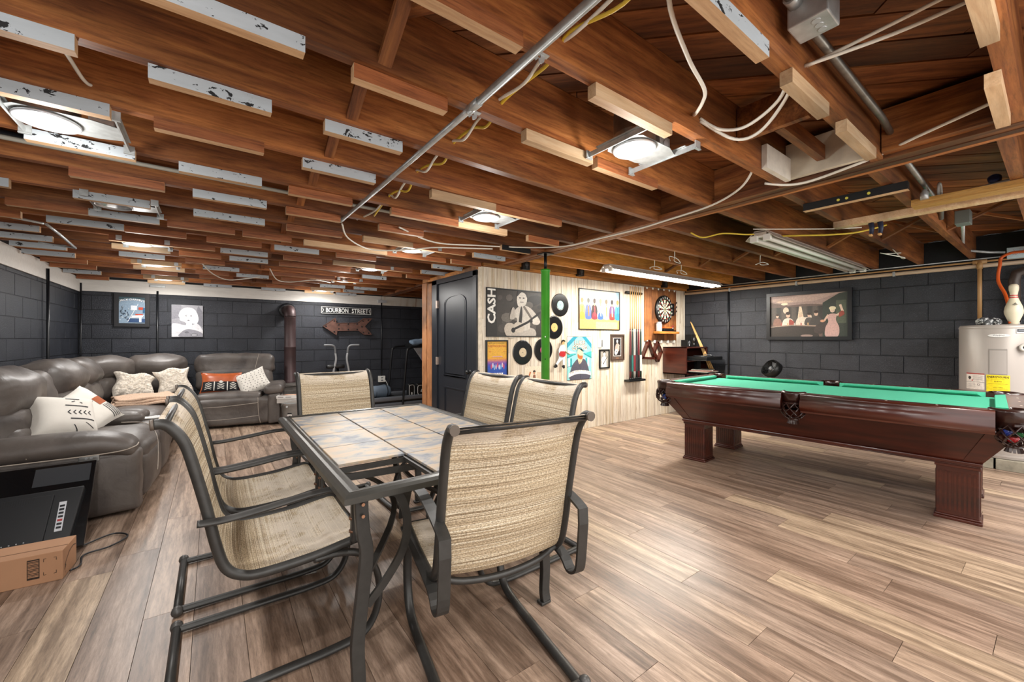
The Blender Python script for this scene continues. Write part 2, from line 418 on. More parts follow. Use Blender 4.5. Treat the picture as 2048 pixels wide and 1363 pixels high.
while x < XR-.01:
    w = random.choice([.024, .03, .036, .042]); w = min(w, XR-x); d = random.uniform(.010, .0135); z = 0
    zs = [0, random.uniform(.3, 1.2), random.uniform(1.3, 1.8), 2.03]
    for a, b_ in zip(zs, zs[1:]): pm.bb((x+.0006, YW+.014-d, a+.0008), (x+w-.0006, YW+.014, b_-.0008))
    x += w
o = pm.build('panelling', M_panel, ww); o['kind'] = 'stuff'
struct('trim_4', MB().bb((XD-.012, YW-.002, 0), (XD+.02, YW+.05, 2.03)), plain('#d9cdb9', .6, noise=.15))
struct('trim_5', MB().bb((XD+.02, YW-.035, 2.032), (XR, YW+.09, 2.068)), M_lit)
# ---------------- ceiling: subfloor boards, joists, girder, strips ----------------
ceil = struct('ceiling', MB().bb((XL-.2, -1.8, ZT+.024), (XR+.2, YB+.2, ZT+.08)), plain('#1d120a', .9))
# diagonal subfloor boards
def clip(p, d, x0, x1, y0, y1):
    t0, t1 = -99, 99
    for i, (a, b) in enumerate(((x0, x1), (y0, y1))):
        ta, tb_ = (a-p[i])/d[i], (b-p[i])/d[i]
        if ta > tb_: ta, tb_ = tb_, ta
        t0, t1 = max(t0, ta), min(t1, tb_)
    return t0, t1
dd = (1/math.sqrt(2), -1/math.sqrt(2)); nn = (1/math.sqrt(2), 1/math.sqrt(2)); k = -3.0
while k < 10.6:
    p = (nn[0]*k, nn[1]*k); t0, t1 = clip(p, dd, XL, XR, -1.7, YB)
    w = random.choice([.135, .14, .145]); t = t0
    while t1-t > .25:
        e = min(t1, t+random.uniform(1.6, 3.4))
        if t1-e < .4: e = t1
        c = (p[0]+dd[0]*(t+e)/2, p[1]+dd[1]*(t+e)/2)
        MB().box((0, 0, 0), (e-t-.004, w-.009, .02)).build('subfloor_board', M_sub, ceil, (c[0], c[1], ZT+.0115+random.uniform(0, .003)), (0, 0, -PI/4))
        t = e
    k += w
ROWS = [-1.14, -.74, -.33, .09, .51, .905, 1.285, 1.68, 2.09, 2.53, 2.95, 3.39, 3.82, 4.20, 4.655, 5.06, 5.45, 5.88, 6.33, 6.77, 7.27, 7.83]
SK = .03   # the left bay's joists run a touch off square
_jm = {}
def joist_obj(name, x0, x1, y0, sk=0, m=M_joist, h=None, t=.045, z=None):
    h = h or ZT-ZJ; l = math.hypot(x1-x0, sk*(x1-x0)); k = (round(l, 3), h, t, m.name)
    if k not in _jm:
        o = MB().box((0, 0, 0), (l, t, h)).build(name, m); _jm[k] = o.data; bpy.data.objects.remove(o)
    cx = (x0+x1)/2
    return link(name, _jm[k], ceil, (cx, y0+sk*(cx-.7)+t/2, (z or ZJ)+h/2), (0, 0, math.atan(sk)))
for y in ROWS:
    joist_obj('joist', XL, 2.58+.0225*y if y > 0 else 2.58, y, SK if y > 1.2 else 0)
for y in [-1.1, -.68, -.27, .13, .56, .955, 1.345, 1.80, 2.22, 2.61, 3.07]:
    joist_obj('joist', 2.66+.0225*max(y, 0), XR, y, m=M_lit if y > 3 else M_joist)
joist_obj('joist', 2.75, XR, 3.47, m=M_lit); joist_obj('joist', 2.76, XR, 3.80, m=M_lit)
for y in ROWS[13:]:
    if y > 5.4: joist_obj('joist', 2.80, 4.4, y+.06, 0)
# girder of two plies with ledger strips
def gird(dx, w, z0, z1, m=M_joist, y0=-1.7, y1=YB):
    a = Vector((2.60+.0225*y0+dx, y0)); b = Vector((2.60+.0225*y1+dx, y1)); l = (b-a).length
    return MB().box((0, 0, 0), (l, w, z1-z0)).build('girder_ply', m, ceil, ((a.x+b.x)/2, (a.y+b.y)/2, (z0+z1)/2), (0, 0, math.atan2(b.y-a.y, b.x-a.x)))
gird(0, .04, ZJ, ZT); gird(.042, .04, ZJ-.004, ZT)
gird(-.04, .03, ZJ-.003, ZJ+.035); gird(.08, .03, ZJ-.005, ZJ+.033)
# cross bridging between joists
def bridge(x, y0, y1, m=M_joist):
    for s_ in (-1, 1):
        za, zb = (ZJ+.02, ZT-.03) if s_ > 0 else (ZT-.03, ZJ+.02)
        l = math.hypot(y1-y0, zb-za)
        MB().box((0, 0, 0), (l, .044, .019)).build('bridging', m, ceil, (x+s_*.022, (y0+y1)/2, (za+zb)/2), (0, -math.atan2(zb-za, y1-y0), PI/2))
for a, b in zip(ROWS, ROWS[1:]):
    bridge(.45+.012*a, a+.045, b)
RB = [.13, .56, .955, 1.345, 1.80, 2.22, 2.61, 3.07]
for a, b in zip(RB, RB[1:]): bridge(4.75, a+.045, b)
# wood blocking near the girder on the right, with the framed opening
MB().bb((2.50, .135, 2.085), (2.555, .505, 2.28)).build('blocking', M_blk, ceil)
# nailed furring strips: every strip its own piece; side face painted, underside raw
_sm = {}
M_raw = wood('raw_strip', ['#b68b63', '#cfa980', '#dfc09a'], (1.5, 20, 20), .6, .1, knots=False, fine=.25)
M_brn = wood('old_strip', ['#6e3a1c', '#9c5c33', '#b4774a'], (1.2, 18, 18), .55, .2, knots=False)
STR = [(1.265, -0.16, 0.21, 'g'), (1.639, -0.64, -0.31, 'g'), (2.051, -0.8, -0.3, 'g'), (2.476, -0.61, -0.28, 'g'),
(1.672, -0.16, 0.17, 'g'), (2.054, -0.18, 0.18, 'b'), (2.901, -0.57, -0.21, 'b'), (3.318, -1.2, -0.87, 'g'),
(3.342, -0.64, -0.31, 'g'), (2.511, -0.13, 0.21, 'g'), (2.919, -0.09, 0.27, 'g'), (3.754, -1.0, -0.65, 'b'),
(3.765, -0.65, -0.3, 'g'), (3.368, -0.1, 0.3, 'g'), (4.123, -1.4, -1.03, 'b'), (4.143, -0.92, -0.53, 'g'),
(4.174, -0.53, -0.17, 'b'), (4.581, -1.46, -1.05, 'g'), (4.981, -1.46, -1.07, 'g'), (4.607, -0.68, 0.02, 'b'),
(5.383, -1.41, -1.07, 'g'), (5.824, -1.45, -1.1, 'g'), (5.003, -0.72, -0.32, 'n'), (5.427, -0.73, -0.39, 'g'),
(6.251, -1.43, -1.09, 'b'), (5.869, -0.7, -0.28, 'n'), (6.691, -1.46, -1.09, 'b'), (6.313, -0.73, -0.27, 'n'),
(7.19, -1.46, -1.13, 'g'), (6.758, -0.71, -0.36, 'b'), (7.238, -0.74, -0.27, 'n'), (7.8, -1.46, -1.15, 'b'),
(7.792, -0.75, -0.33, 'n'), (2.954, 0.38, 0.71, 'b'), (3.79, -0.26, 0.14, 'b'), (3.807, 0.19, 0.53, 'b'),
(3.398, 0.44, 0.83, 'b'), (4.2, -0.04, 0.35, 'b'), (4.224, 0.45, 0.82, 'g'), (3.854, 0.63, 1.35, 'n'),
(5.036, -0.26, 0.07, 'b'), (4.663, 0.06, 0.44, 'g'), (5.457, -0.23, 0.11, 'b'), (5.066, 0.14, 0.48, 'g'),
(4.687, 0.58, 0.94, 'b'), (5.892, -0.09, 0.26, 'g'), (6.339, -0.17, 0.17, 'b'), (6.772, -0.14, 0.23, 'b'),
(5.098, 0.59, 1.34, 'b'), (6.352, 0.25, 0.61, 'g'), (5.918, 0.58, 1.35, 'b'), (7.284, -0.02, 0.36, 'b'),
(7.832, -0.11, 0.25, 'g'), (6.806, 0.7, 1.11, 'b'), (6.367, 0.76, 1.11, 'b'), (7.305, 0.67, 1.06, 'b'),
(7.856, 0.65, 1.0, 'g'), (6.825, 1.34, 1.71, 'g'), (7.325, 1.3, 1.76, 'n'), (7.885, 1.3, 1.77, 'n'),
(7.339, 1.81, 2.16, 'g'), (7.899, 1.82, 2.18, 'g'), (6.84, 1.85, 2.22, 'g'), (5.512, 1.6, 1.92, 'g'),
(2.993, 0.99, 1.34, 'b'), (3.421, 1.0, 1.43, 'n'), (3.429, 1.43, 1.97, 'b'), (4.238, 0.98, 1.37, 'b'),
(4.684, 1.05, 1.5, 'n'), (4.704, 1.5, 1.96, 'b'), (3.879, 1.35, 1.99, 'b'), (3.867, 2.05, 2.42, 'b'),
(4.248, 2.01, 2.4, 'g'), (4.691, 2.07, 2.44, 'g'), (5.125, 1.74, 1.99, 'b'), (5.135, 2.06, 2.42, 'b'),
(2.124, 1.0, 1.44, 'n'), (2.131, 1.44, 2.01, 'b'), (2.574, 0.93, 1.42, 'b'), (2.575, 1.42, 1.85, 'n'),
(2.599, 2.08, 2.42, 'b'), (3.005, 2.1, 2.43, 'd'), (3.444, 2.07, 2.45, 'g'), (1.294, 0.35, 0.67, 'b'),
(1.692, 0.35, 0.66, 'g'), (2.112, 0.34, 0.68, 'g'), (2.544, 0.34, 0.68, 'b'), (0.885, 0.3, 0.69, 'b'),
(1.287, 1.02, 1.41, 'n'), (1.294, 1.45, 1.92, 'b'), (0.918, 1.02, 1.46, 'n'), (0.5, 0.9, 1.28, 'g'),
(0.504, 1.46, 1.79, 'n'), (0.498, 1.97, 2.38, 'n'), (0.105, 1.3, 1.71, 'n'), (0.12, 2.0, 2.42, 'n'),
(6.02, 1.35, 1.99, 'b'), (-0.33, 0.3, 0.75, 'n'), (-0.33, 1.0, 1.45, 'n'), (-0.74, 0.3, 0.7, 'g')]
SH, SW = .046, .036
for y, x0, x1, c in STR:
    k = (round(x1-x0, 2), c)
    if k not in _sm:
        side = {'g': M_grey, 'b': M_brn, 'n': M_new, 'd': M_bplast}[c]; l = k[0]
        # faces -z +z -y +y -x +x
        o = MB().box((0, 0, 0), (l, SW, SH), mi=[1, 1, 0, 0, 1, 1]).build('furring_strip', [side, M_new if c == 'n' else M_raw]); _sm[k] = o.data; bpy.data.objects.remove(o)
    j = random.uniform(-.004, .004)
    link('furring_strip', _sm[k], ceil, ((x0+x1)/2, y+SW/2, ZJ-SH/2-.001), (0, 0, random.uniform(-.006, .006)))
# the cream painted framed opening beside the girder
fo = thing('framed_opening', 'cream painted board box framing a patched opening beside the girder', 'framing')
MB().bb((2.515, .555, 2.085), (2.545, .902, 2.27)).build('face_board', plain('#d3cab6', .6, noise=.18, nscale=9), fo)
MB().bb((2.22, .878, 2.072), (2.515, .903, 2.19)).build('end_board', plain('#dcd5c8', .6, noise=.1), fo)
MB().bb((1.98, .72, 2.13), (2.50, .755, 2.20)).build('inner_rail', M_joist, fo)
MB().bb((1.955, .62, 2.13), (1.985, .90, 2.28)).build('inner_post', M_joist, fo)
# ledge boards laid across the right joists
ls = thing('ledge_board', 'pale pine board laid under the joists, longest of the two', 'board')
MB().bb((3.64, .05, 2.025), (3.72, 1.0, 2.068)).build('board', M_new, ls)
ls = thing('ledge_board', 'golden board nailed across the joists with pipe fittings on it', 'board')
MB().bb((3.45, .02, 2.03), (3.56, .56, 2.068)).build('board', wood('golden_board', ['#a9793f', '#c9994f', '#d8b070'], (18, 1.2, 18), .5, .05, knots=False), ls)
ls = thing('ledge_board', 'black painted strip with yellow paint dots across two joists', 'board')
MB().bb((3.0, .50, 2.024), (3.045, .98, 2.068)).build('board', [M_bplast], ls)
MB().bb((3.001, .50, 2.0225), (3.044, .98, 2.0245)).build('underside', M_raw, ls)
for y_ in (.66, .76, .80): MB().lathe([(.008, 0), (.008, .002)], 8, (2.999, y_, 2.045), Matrix.Rotation(-PI/2, 3, 'Y')).build('paint_dot', plain('#d8cf52', .5), ls)
# ---------------- recessed lights ----------------
M_bulb, nt, b = newmat('lit_bulb'); b.inputs['Base Color'].default_value = (1, 1, 1, 1); b.inputs['Emission Color'].default_value = (1, .98, .96, 1); b.inputs['Emission Strength'].default_value = 18
M_ring = plain('#c9ccd0', .3, .5, 'ring_metal'); M_refl = plain('#dfe3e6', .25, .6, 'reflector')
M_can = plain('#8a8076', .35, .8, 'can_metal', noise=.2); M_dull = plain('#86857f', .4, name='unlit_bulb', noise=.3)
def recessed(on=True, can=True):
    t = thing('recessed_light', 'x', 'light fixture')
    MB().lathe([(.090, .006), (.091, 0), (.086, -.004), (.077, .004), (.076, .012)], 28, cap=False).build('trim_ring', M_ring, t)
    MB().lathe([(.076, .008), (.066, .05), (.045, .075)], 28, cap=False).build('reflector', M_refl, t)
    MB().lathe([(.0, .026), (.028, .022), (.046, .026), (.054, .036), (.05, .05), (.0, .06)][::-1], 24, cap=False).build('bulb', M_bulb if on else M_dull, t)
    pl = MB(); n = 20
    for i in range(n):   # plate with a round hole
        a0, a1 = 2*PI*i/n, 2*PI*(i+1)/n
        def sq(a):
            c, s_ = math.cos(a), math.sin(a); k = max(.0905, min(.20/abs(c) if c > .01 else (.091/abs(c) if c < -.01 else 9), .091/abs(s_) if abs(s_) > .01 else 9)); return (c*k, s_*k)
        p, q = sq(a0), sq(a1); r0, r1 = (math.cos(a0)*.088, math.sin(a0)*.088), (math.cos(a1)*.088, math.sin(a1)*.088)
        for z in (.010, .012): pl.add([(r0[0], r0[1], z), (p[0], p[1], z), (q[0], q[1], z), (r1[0], r1[1], z)], [(0, 1, 2, 3)])
    pl.build('mounting_plate', M_steel, t)
    if can: MB().lathe([(.088, .012), (.088, .06), (.0885, .062), (.088, .064), (.088, .15), (.082, .175), (.06, .185), (0, .186)], 24, cap=False).build('can', M_can, t)
    jb = MB().bb((.115, -.05, .014), (.19, .04, .085)).build('wiring_box', M_steel, t, bev=.003)
    MB().lathe([(.016, 0), (.016, .004)], 12, (.152, -.052, .05), Matrix.Rotation(PI/2, 3, 'X')).build('knockout', M_ring, jb)
    for s_ in (-.098, .205):
        h = MB().bb((s_-.003, -.172, .004), (s_+.003, .172, .026)); h.bb((s_-.012, -.12, .028), (s_+.012, .12, .031)); h.build('hanger_bar', M_steel, t)
        for e in (-.174, .168): MB().bb((s_-.018, e, -.003), (s_+.018, e+.006, .032)).bb((s_-.018, e-.004, -.004), (s_+.018, e+.008, 0)).build('bracket', M_steel, t)
    return t
RL = [(1.47, 1.105, 1, 'lit recessed light with tall bronze can, hanging nearest the camera on the right'),
      (1.49, 2.32, 1, 'lit recessed light above the near part of the table, second along the centre row'),
      (1.49, 3.60, 1, 'lit recessed light third along the centre row, in front of the panelled wall door'),
      (1.50, 4.87, 1, 'lit recessed light fourth along the centre row of lights'),
      (1.50, 6.10, 1, 'lit recessed light fifth along the centre row of lights'),
      (1.50, 7.55, 1, 'lit recessed light nearest the back wall above the street sign'),
      (-.50, 2.27, 1, 'lit recessed light largest at the upper left between painted strips'),
      (-.49, 3.47, 0, 'unlit recessed light with dull bulb in the left row'),
      (-.52, 4.76, 1, 'lit recessed light just beyond the unlit one in the left row'),
      (-.53, 6.03, 1, 'lit recessed light second from the back wall in the left row'),
      (-.54, 7.38, 1, 'lit recessed light nearest the back wall in the left row')]
first = {}
def lamp(x, y):
    area('recessed_or_fill_lamp', (x, y, 2.018), .13, LPOW*(1.25 if y > 4 else 1), (1, .975, .94), spread=175)  # serves the visible recessed lights and the added out-of-view ones
    l = bpy.data.lights.new('joist_fill', 'POINT'); l.energy = GPOW; l.color = (1, .97, .93); l.shadow_soft_size = .05  # added point fill below each ring, brightens joists and strips
    o = bpy.data.objects.new('joist_fill', l); C.objects.link(o); o.location = (x, y, 1.90)
for x, y, on, lab in RL:
    if on not in first: t = first[on] = recessed(bool(on))
    else: t = dup(first[on])
    t.location = (x, y, 2.035); t.rotation_euler = (0, 0, PI if x > 0 and False else 0); t['label'] = lab; t['group'] = 'recessed lights between the joists'
    if on:
        lamp(x, y)
# lights added out of view as fill, continuing the recessed rows without fixtures
for x, y in ((1.47, -.15), (-.5, 1.0), (-.5, -.3)): lamp(x, y)

# ---------------- tube lights ----------------
M_tube, nt, b = newmat('lit_tube'); b.inputs['Emission Color'].default_value = (1, .97, .9, 1); b.inputs['Emission Strength'].default_value = 22
def tube_light(name, label, x0, x1, y, z, on):
    t = thing(name, label, 'light fixture', (x0, y, z), 0); l = x1-x0
    m = plain('#b7aa9c', .5, name='dusty_enamel', noise=.08) if not on else plain('#d9d3cb', .45, name='enamel')
    MB().prism([(-.05, .075), (-.105, .022), (-.105, .016), (-.045, .070), (.045, .070), (.105, .016), (.105, .022), (.05, .075)], l, Matrix(((0, 0, 1, 0), (1, 0, 0, 0), (0, 1, 0, 0), (0, 0, 0, 1)))).build('reflector', m, t)
    MB().bb((0, -.045, .045), (l, .045, .085)).build('housing', m, t, bev=.004)
    for s_ in (-.045, .045):
        MB().tube([(.03, s_, .022), (l-.03, s_, .022)], .017, 12).build('tube', M_tube if on else plain('#ddd8cf', .3, name='tube_glass'), t)
    for e in (0, l-.03): 
        c = MB().bb((e, -.075, 0), (e+.03, -.02, .05)).bb((e, .02, 0), (e+.03, .075, .05)).bb((e+.008, -.03, .03), (e+.022, .03, .06)).build('socket', M_white, t, bev=.004)
    return t
tube_light('fluorescent_fixture', 'long lit fluorescent tube fixture in front of the dartboard wall', 3.62, 6.08, 3.10, 1.985, True)
tube_light('fluorescent_fixture', 'unlit dusty fluorescent fixture under the joists over the pool table', 3.46, 6.02, 1.42, 1.985, False)
area('tube_or_fill_light', (4.85, 3.10, 1.98), 2.4, 52, (1, .95, .86), sy=.12)
for nm, pts, m in (('yellow_cable', [(3.50, 1.30, 2.03), (3.35, 1.25, 2.04), (3.18, 1.30, 2.02), (3.05, 1.42, 2.05), (2.98, 1.46, 2.03)], M_yel),
                   ('yellow_cable', [(3.72, 1.32, 2.06), (3.80, 1.18, 2.05), (3.84, 1.05, 2.04), (3.9, .9, 2.045), (3.98, .8, 2.1)], M_yel)):
    pass
tag(MB().tube(smooth([(3.52, 1.44, 2.055), (3.40, 1.5, 2.045), (3.28, 1.62, 2.06), (3.2, 1.74, 2.04), (3.12, 1.80, 2.08)]), .006).build('electric_cable', M_yel), 'short yellow cable curling from the near end of the unlit fluorescent fixture', 'cable')
tag(MB().tube(smooth([(3.75, 1.38, 2.06), (3.82, 1.25, 2.05), (3.92, 1.10, 2.04), (4.05, .96, 2.05), (4.2, .82, 2.10)]), .007).build('electric_cable', M_yel), 'yellow cable running from the unlit fixture towards the pine board', 'cable')

# ---------------- conduits, cables, boxes in the joists ----------------
cd = thing('steel_conduit', 'long bare galvanised conduit crossing under the joists', 'conduit')
MB().tube([(.742, -1.2, 2.045), (.752, 1.25, 2.05)], .0135, 12).build('pipe', M_steel, cd)
MB().tube([(.752, 1.25, 2.05), (.735, 3.04, 2.056)], .0115, 12).build('pipe', M_steel, cd)
MB().tube([(.752, 1.215, 2.05), (.752, 1.285, 2.05)], .0165, 12).build('coupling', M_steel, cd)
MB().tube([(.735, 3.0, 2.056), (.733, 3.05, 2.057), (.70, 3.07, 2.058)], .014, 10).build('coupling', M_steel, cd)
for y_ in (.925, 1.31):
    MB().tube([(.78+.014*math.cos(a), y_, 2.058+.014*math.sin(a)) for a in [PI*k/6 for k in range(-3, 9)]], .0035, 4, flat=(.008, .0015), up=(0, 1, 0)).bb((.785, y_-.008, 2.066), (.815, y_+.008, 2.069)).build('clamp', M_steel, cd)
def cable(label, pts, m=M_cable, r=.0065, name='electric_cable', group=None): 
    o = MB().tube(smooth(pts), r).build(name, m); return tag(o, label, 'cable', group)
ry = [.70, 1.0, 1.4, 1.78, 2.2, 2.62]
cable('white cable threaded beside the yellow one through the joists along the conduit', [(.87, .55, 2.16), (.87, .72, 2.14), (.86, .86, 2.12), (.875, 1.0, 2.15), (.885, 1.13, 2.12), (.89, 1.29, 2.14), (.89, 1.45, 2.13), (.895, 1.57, 2.10), (.90, 1.70, 2.14), (.90, 1.86, 2.13), (.895, 1.97, 2.09), (.895, 2.11, 2.14), (.9, 2.3, 2.12), (.9, 2.42, 2.08), (.9, 2.55, 2.13), (.88, 2.75, 2.08), (.86, 3.1, 2.1)], M_cable, .006)
cable('yellow cable threaded through drilled joists along the conduit', [(.875, .55, 2.15), (.885, .70, 2.115), (.855, .87, 2.13), (.885, 1.0, 2.12), (.90, 1.16, 2.135), (.90, 1.29, 2.13), (.915, 1.42, 2.10), (.905, 1.52, 2.13), (.905, 1.70, 2.13), (.92, 1.82, 2.09), (.905, 1.95, 2.12), (.9, 2.11, 2.13), (.915, 2.26, 2.08), (.9, 2.38, 2.11), (.9, 2.55, 2.12), (.89, 2.8, 2.06)], M_yel, .006)
cable('thick white cable hanging in a loop from the top of the frame', [(.93, .55, 2.20), (.97, .62, 2.12), (1.20, .70, 2.10), (1.38, .745, 2.09), (1.47, .80, 2.10), (1.56, .88, 2.12), (1.60, .91, 2.15)])
cable('pair of white cables drooping between two joists at the right', [(1.64, .905, 2.14), (1.72, .86, 2.10), (1.78, .78, 2.10), (1.72, .64, 2.12), (1.60, .555, 2.15)])
cable('lower white cable of the pair drooping between two joists', [(1.64, .905, 2.13), (1.80, .84, 2.075), (1.83, .75, 2.08), (1.73, .62, 2.12), (1.61, .555, 2.14)])
cable('left of two taut white cables running to the top right corner', [(1.60, .51, 2.13), (1.60, .30, 2.14), (1.60, .135, 2.15)], r=.0055)
cable('right of two taut white cables running to the top right corner', [(1.575, .51, 2.12), (1.62, .30, 2.12), (1.66, .135, 2.14)], r=.0055)
cable('long white cable stapled along the face of the girder', [(1.12, 2.94, 2.05), (1.5, 3.14, 2.03), (1.9, 3.1, 2.05), (2.36, 2.92, 2.06), (2.55, 2.65, 2.05), (2.57, 2.25, 2.045), (2.565, 1.9, 2.04), (2.56, 1.62, 2.05), (2.50, 1.3, 2.05), (2.36, 1.07, 2.055), (2.24, .95, 2.09)], r=.006)
cable('white cable sagging past the cream framed opening', [(2.45, .98, 2.075), (2.53, .9, 2.06), (2.56, .80, 2.058), (2.55, .62, 2.075), (2.545, .52, 2.09), (2.47, .38, 2.10), (2.36, .15, 2.11)], r=.0065)
cable('white cable looping along the joists above the table', [(.76, 3.12, 2.055), (.85, 3.3, 2.0), (1.1, 3.55, 1.99), (1.36, 3.45, 2.0), (1.55, 3.30, 2.02), (1.75, 3.22, 2.03), (2.06, 3.10, 2.04)], r=.006)
cable('white cable swagging between joists near the back wall', [(.55, 5.60, 2.05), (.68, 6.1, 1.99), (.85, 6.2, 1.985), (1.1, 6.0, 2.01), (1.35, 6.2, 2.02)], r=.006)
cable('white cable looping below strips in front of the back wall', [(-.1, 5.55, 2.05), (0, 6.05, 2.0), (.15, 6.4, 1.98), (.33, 6.35, 2.0), (.5, 6.25, 2.03)], r=.006)
cable('short white cable dropping from a drilled joist at the upper left', [(-.39, 1.78, 2.14), (-.375, 1.9, 2.13), (-.36, 2.03, 2.12), (-.34, 2.08, 2.13)], r=.006)
cable('thin white cable along the right joists by the pine board', [(3.3, 1.4, 2.05), (3.7, 1.05, 2.04), (3.9, .9, 2.05)], r=.004)
cable('white wire ends hanging in a tangle over the pool table', [(5.2, .97, 2.07), (5.15, .9, 1.97), (5.0, .86, 1.95), (4.85, .98, 1.99), (5.1, 1.0, 2.02), (5.3, .93, 2.04)], r=.004)
for i, (x, y) in enumerate(((3.62, 2.25), (4.35, 2.62), (3.85, 2.63), (4.5, 1.84))):
    cable(['twisted wire ends left of the lit tube fixture', 'twisted wire ends above the middle of the lit tube', 'dangling wire ends near the green post side', 'twisted wires between unlit fixture and wall'][i], [(x, y, 2.09), (x+.015, y+.01, 2.02), (x-.02, y-.01, 1.97), (x+.05+.02*i, y-.03, 1.955+.01*i), (x+.02, y-.01, 2.0), (x-.04, y+.03, 2.02-.015*i), (x-.06, y+.01, 1.97)], r=.0035)
c2 = thing('steel_conduit', 'dark conduit running beside a joist into a metal junction box', 'conduit')
MB().tube([(.9, .468, 2.19), (1.35, .462, 2.19)], .013, 10).tube([(1.46, .462, 2.17), (2.30, .464, 2.165), (2.5, .475, 2.165)], .013, 10).build('pipe', plain('#77736b', .4, .7, name='old_conduit', noise=.2), c2)
MB().tube([(2.74, .49, 2.15), (4.25, .53, 2.17), (4.40, .55, 2.12)], .014, 10).build('pipe', plain('#8b8a84', .4, .7, name='old_conduit', noise=.2), c2)
MB().tube([(1.32, .463, 2.19), (1.36, .463, 2.19)], .019, 10).build('connector', M_steel, c2)
jb = thing('junction_box', 'square galvanised junction box on the joist at the top edge', 'electrical box')
MB().bb((1.36, .385, 2.125), (1.46, .485, 2.225)).build('box', M_steel, jb, bev=.004)
for i in range(3): MB().lathe([(.011, 0), (.011, .002)], 12, (1.385+.025*i, .42, 2.1235)).build('knockout', M_ring, jb)
jb = thing('junction_box', 'grey junction box with conduit under the pine board at the right', 'electrical box')
MB().bb((4.55, .42, 2.09), (4.68, .50, 2.19)).build('box', plain('#7f8783', .5, .3), jb, bev=.004)
MB().tube([(4.68, .47, 2.12), (6.0, .60, 2.12), (6.1, .60, 2.11), (6.3, .45, 2.09), (6.38, .36, 2.085)], .012, 10).build('conduit', M_steel, jb)
jb = thing('junction_box', 'pale blue white electrical panel box above the wall pipes', 'electrical box')
MB().bb((6.38, .17, 2.015), (6.44, .345, 2.125)).build('box', plain('#b9cdd6', .5, noise=.1), jb, bev=.004)
a = Art(.12, .06)
for i in range(9): a.line('#b8443c', [(random.random(), random.random()), (random.random(), random.random())], .002)
a.build('label', jb, on_x(.26, 2.075, 6.378))
tag(MB().bb((4.52, .98, 0), (4.53, .99, .01)).build('tmp', M_white), None, None)
bpy.data.objects.remove(bpy.data.objects['tmp'])
# odds and ends lying on the golden board
M_pvc = plain('#b9bdb9', .45, name='grey_pvc')
tag(MB().tube([(3.62, .47, 2.085), (3.60, .10, 2.12)], .008).build('pvc_strip', M_pvc), 'long thin grey plastic strip leaning on the golden board', 'pipe')
tag(MB().tube([(3.55+.05*math.cos(2*PI*k/20), .45, 2.115+.045*math.sin(2*PI*k/20)) for k in range(21)], .007, up=(0, 1, 0)).build('pipe_ring', plain('#c9c6bd', .5)), 'pale plastic ring standing on the golden board', 'pipe fitting')
tag(MB().tube([(3.54, .20, 2.085), (3.53, .10, 2.09), (3.52, .05, 2.10)], [.012, .014, .018]).build('pvc_pipe', plain('#dcd8cc', .5)), 'short fat white plastic pipe on the golden board', 'pipe fitting')
tag(MB().lathe([(.03, 0), (.034, .012), (.02, .016), (.02, .03)], 16, (3.62, .10, 2.145), Matrix.Rotation(-1.2, 3, 'Y')).build('round_plug', plain('#cfc9ba', .5)), 'round pale plastic cap above the golden board', 'pipe fitting')
tag(MB().lathe([(.026, 0), (.028, .03), (.018, .04)], 16, (3.64, .24, 2.13), Matrix.Rotation(-1.2, 3, 'Y')).build('round_plug', plain('#23305a', .4, noise=.6, nscale=60)), 'speckled dark blue cap above the golden board', 'pipe fitting')
tag(MB().lathe([(.02, 0), (.02, .04), (.012, .05), (.012, .06)], 12, (3.44, .50, 2.055)).build('pipe_valve', M_steel), 'small chrome valve fitting at the end of the golden board', 'pipe fitting')
cg = thing('action_figure', 'small dark blue trousered toy legs hanging from the pine board', 'toy')
for s_ in (0, .045): 
    MB().tube([(3.69+s_*.3, .80-s_, 2.024), (3.69+s_*.3, .795-s_, 1.985), (3.69+s_*.3, .80-s_, 1.945)], [.016, .014, .012]).build('trouser_leg', plain('#16223f', .5), cg)
    MB().rbox((3.68+s_*.3, .80-s_, 1.938), (.035, .02, .016), .007, 4).build('shoe', plain('#c99a62', .5), cg)

# ---------------- green adjustable post ----------------
gp = thing('support_post', 'bright green steel post with black screw jack under the girder', 'post', (2.66, 3.055, 0))
M_green = plain('#3f9f2d', .3, .1, 'green_paint', noise=.12, nscale=6, coat=.3)
MB().lathe([(.043, .008), (.043, 1.88), (.048, 1.885), (.048, 1.905), (.03, 1.91)], 24).build('tube', M_green, gp)
MB().lathe([(.015, 1.90), (.015, 2.055)], 12).build('screw_jack', M_blackm, gp)
MB().bb((-.06, -.06, 2.055), (.06, .06, 2.063)).build('top_plate', M_blackm, gp)
MB().bb((-.08, -.08, .0), (.08, .08, .008)).build('base_plate', M_green, gp)
for z, m in ((1.02, M_blackm), (1.24, plain('#e8efe0', .4))): MB().lathe([(.007, 0), (.007, .003)], 10, (-.030, -.0315, z), Matrix.Rotation(PI/2, 3, 'X') ).build('bolt', m, gp)

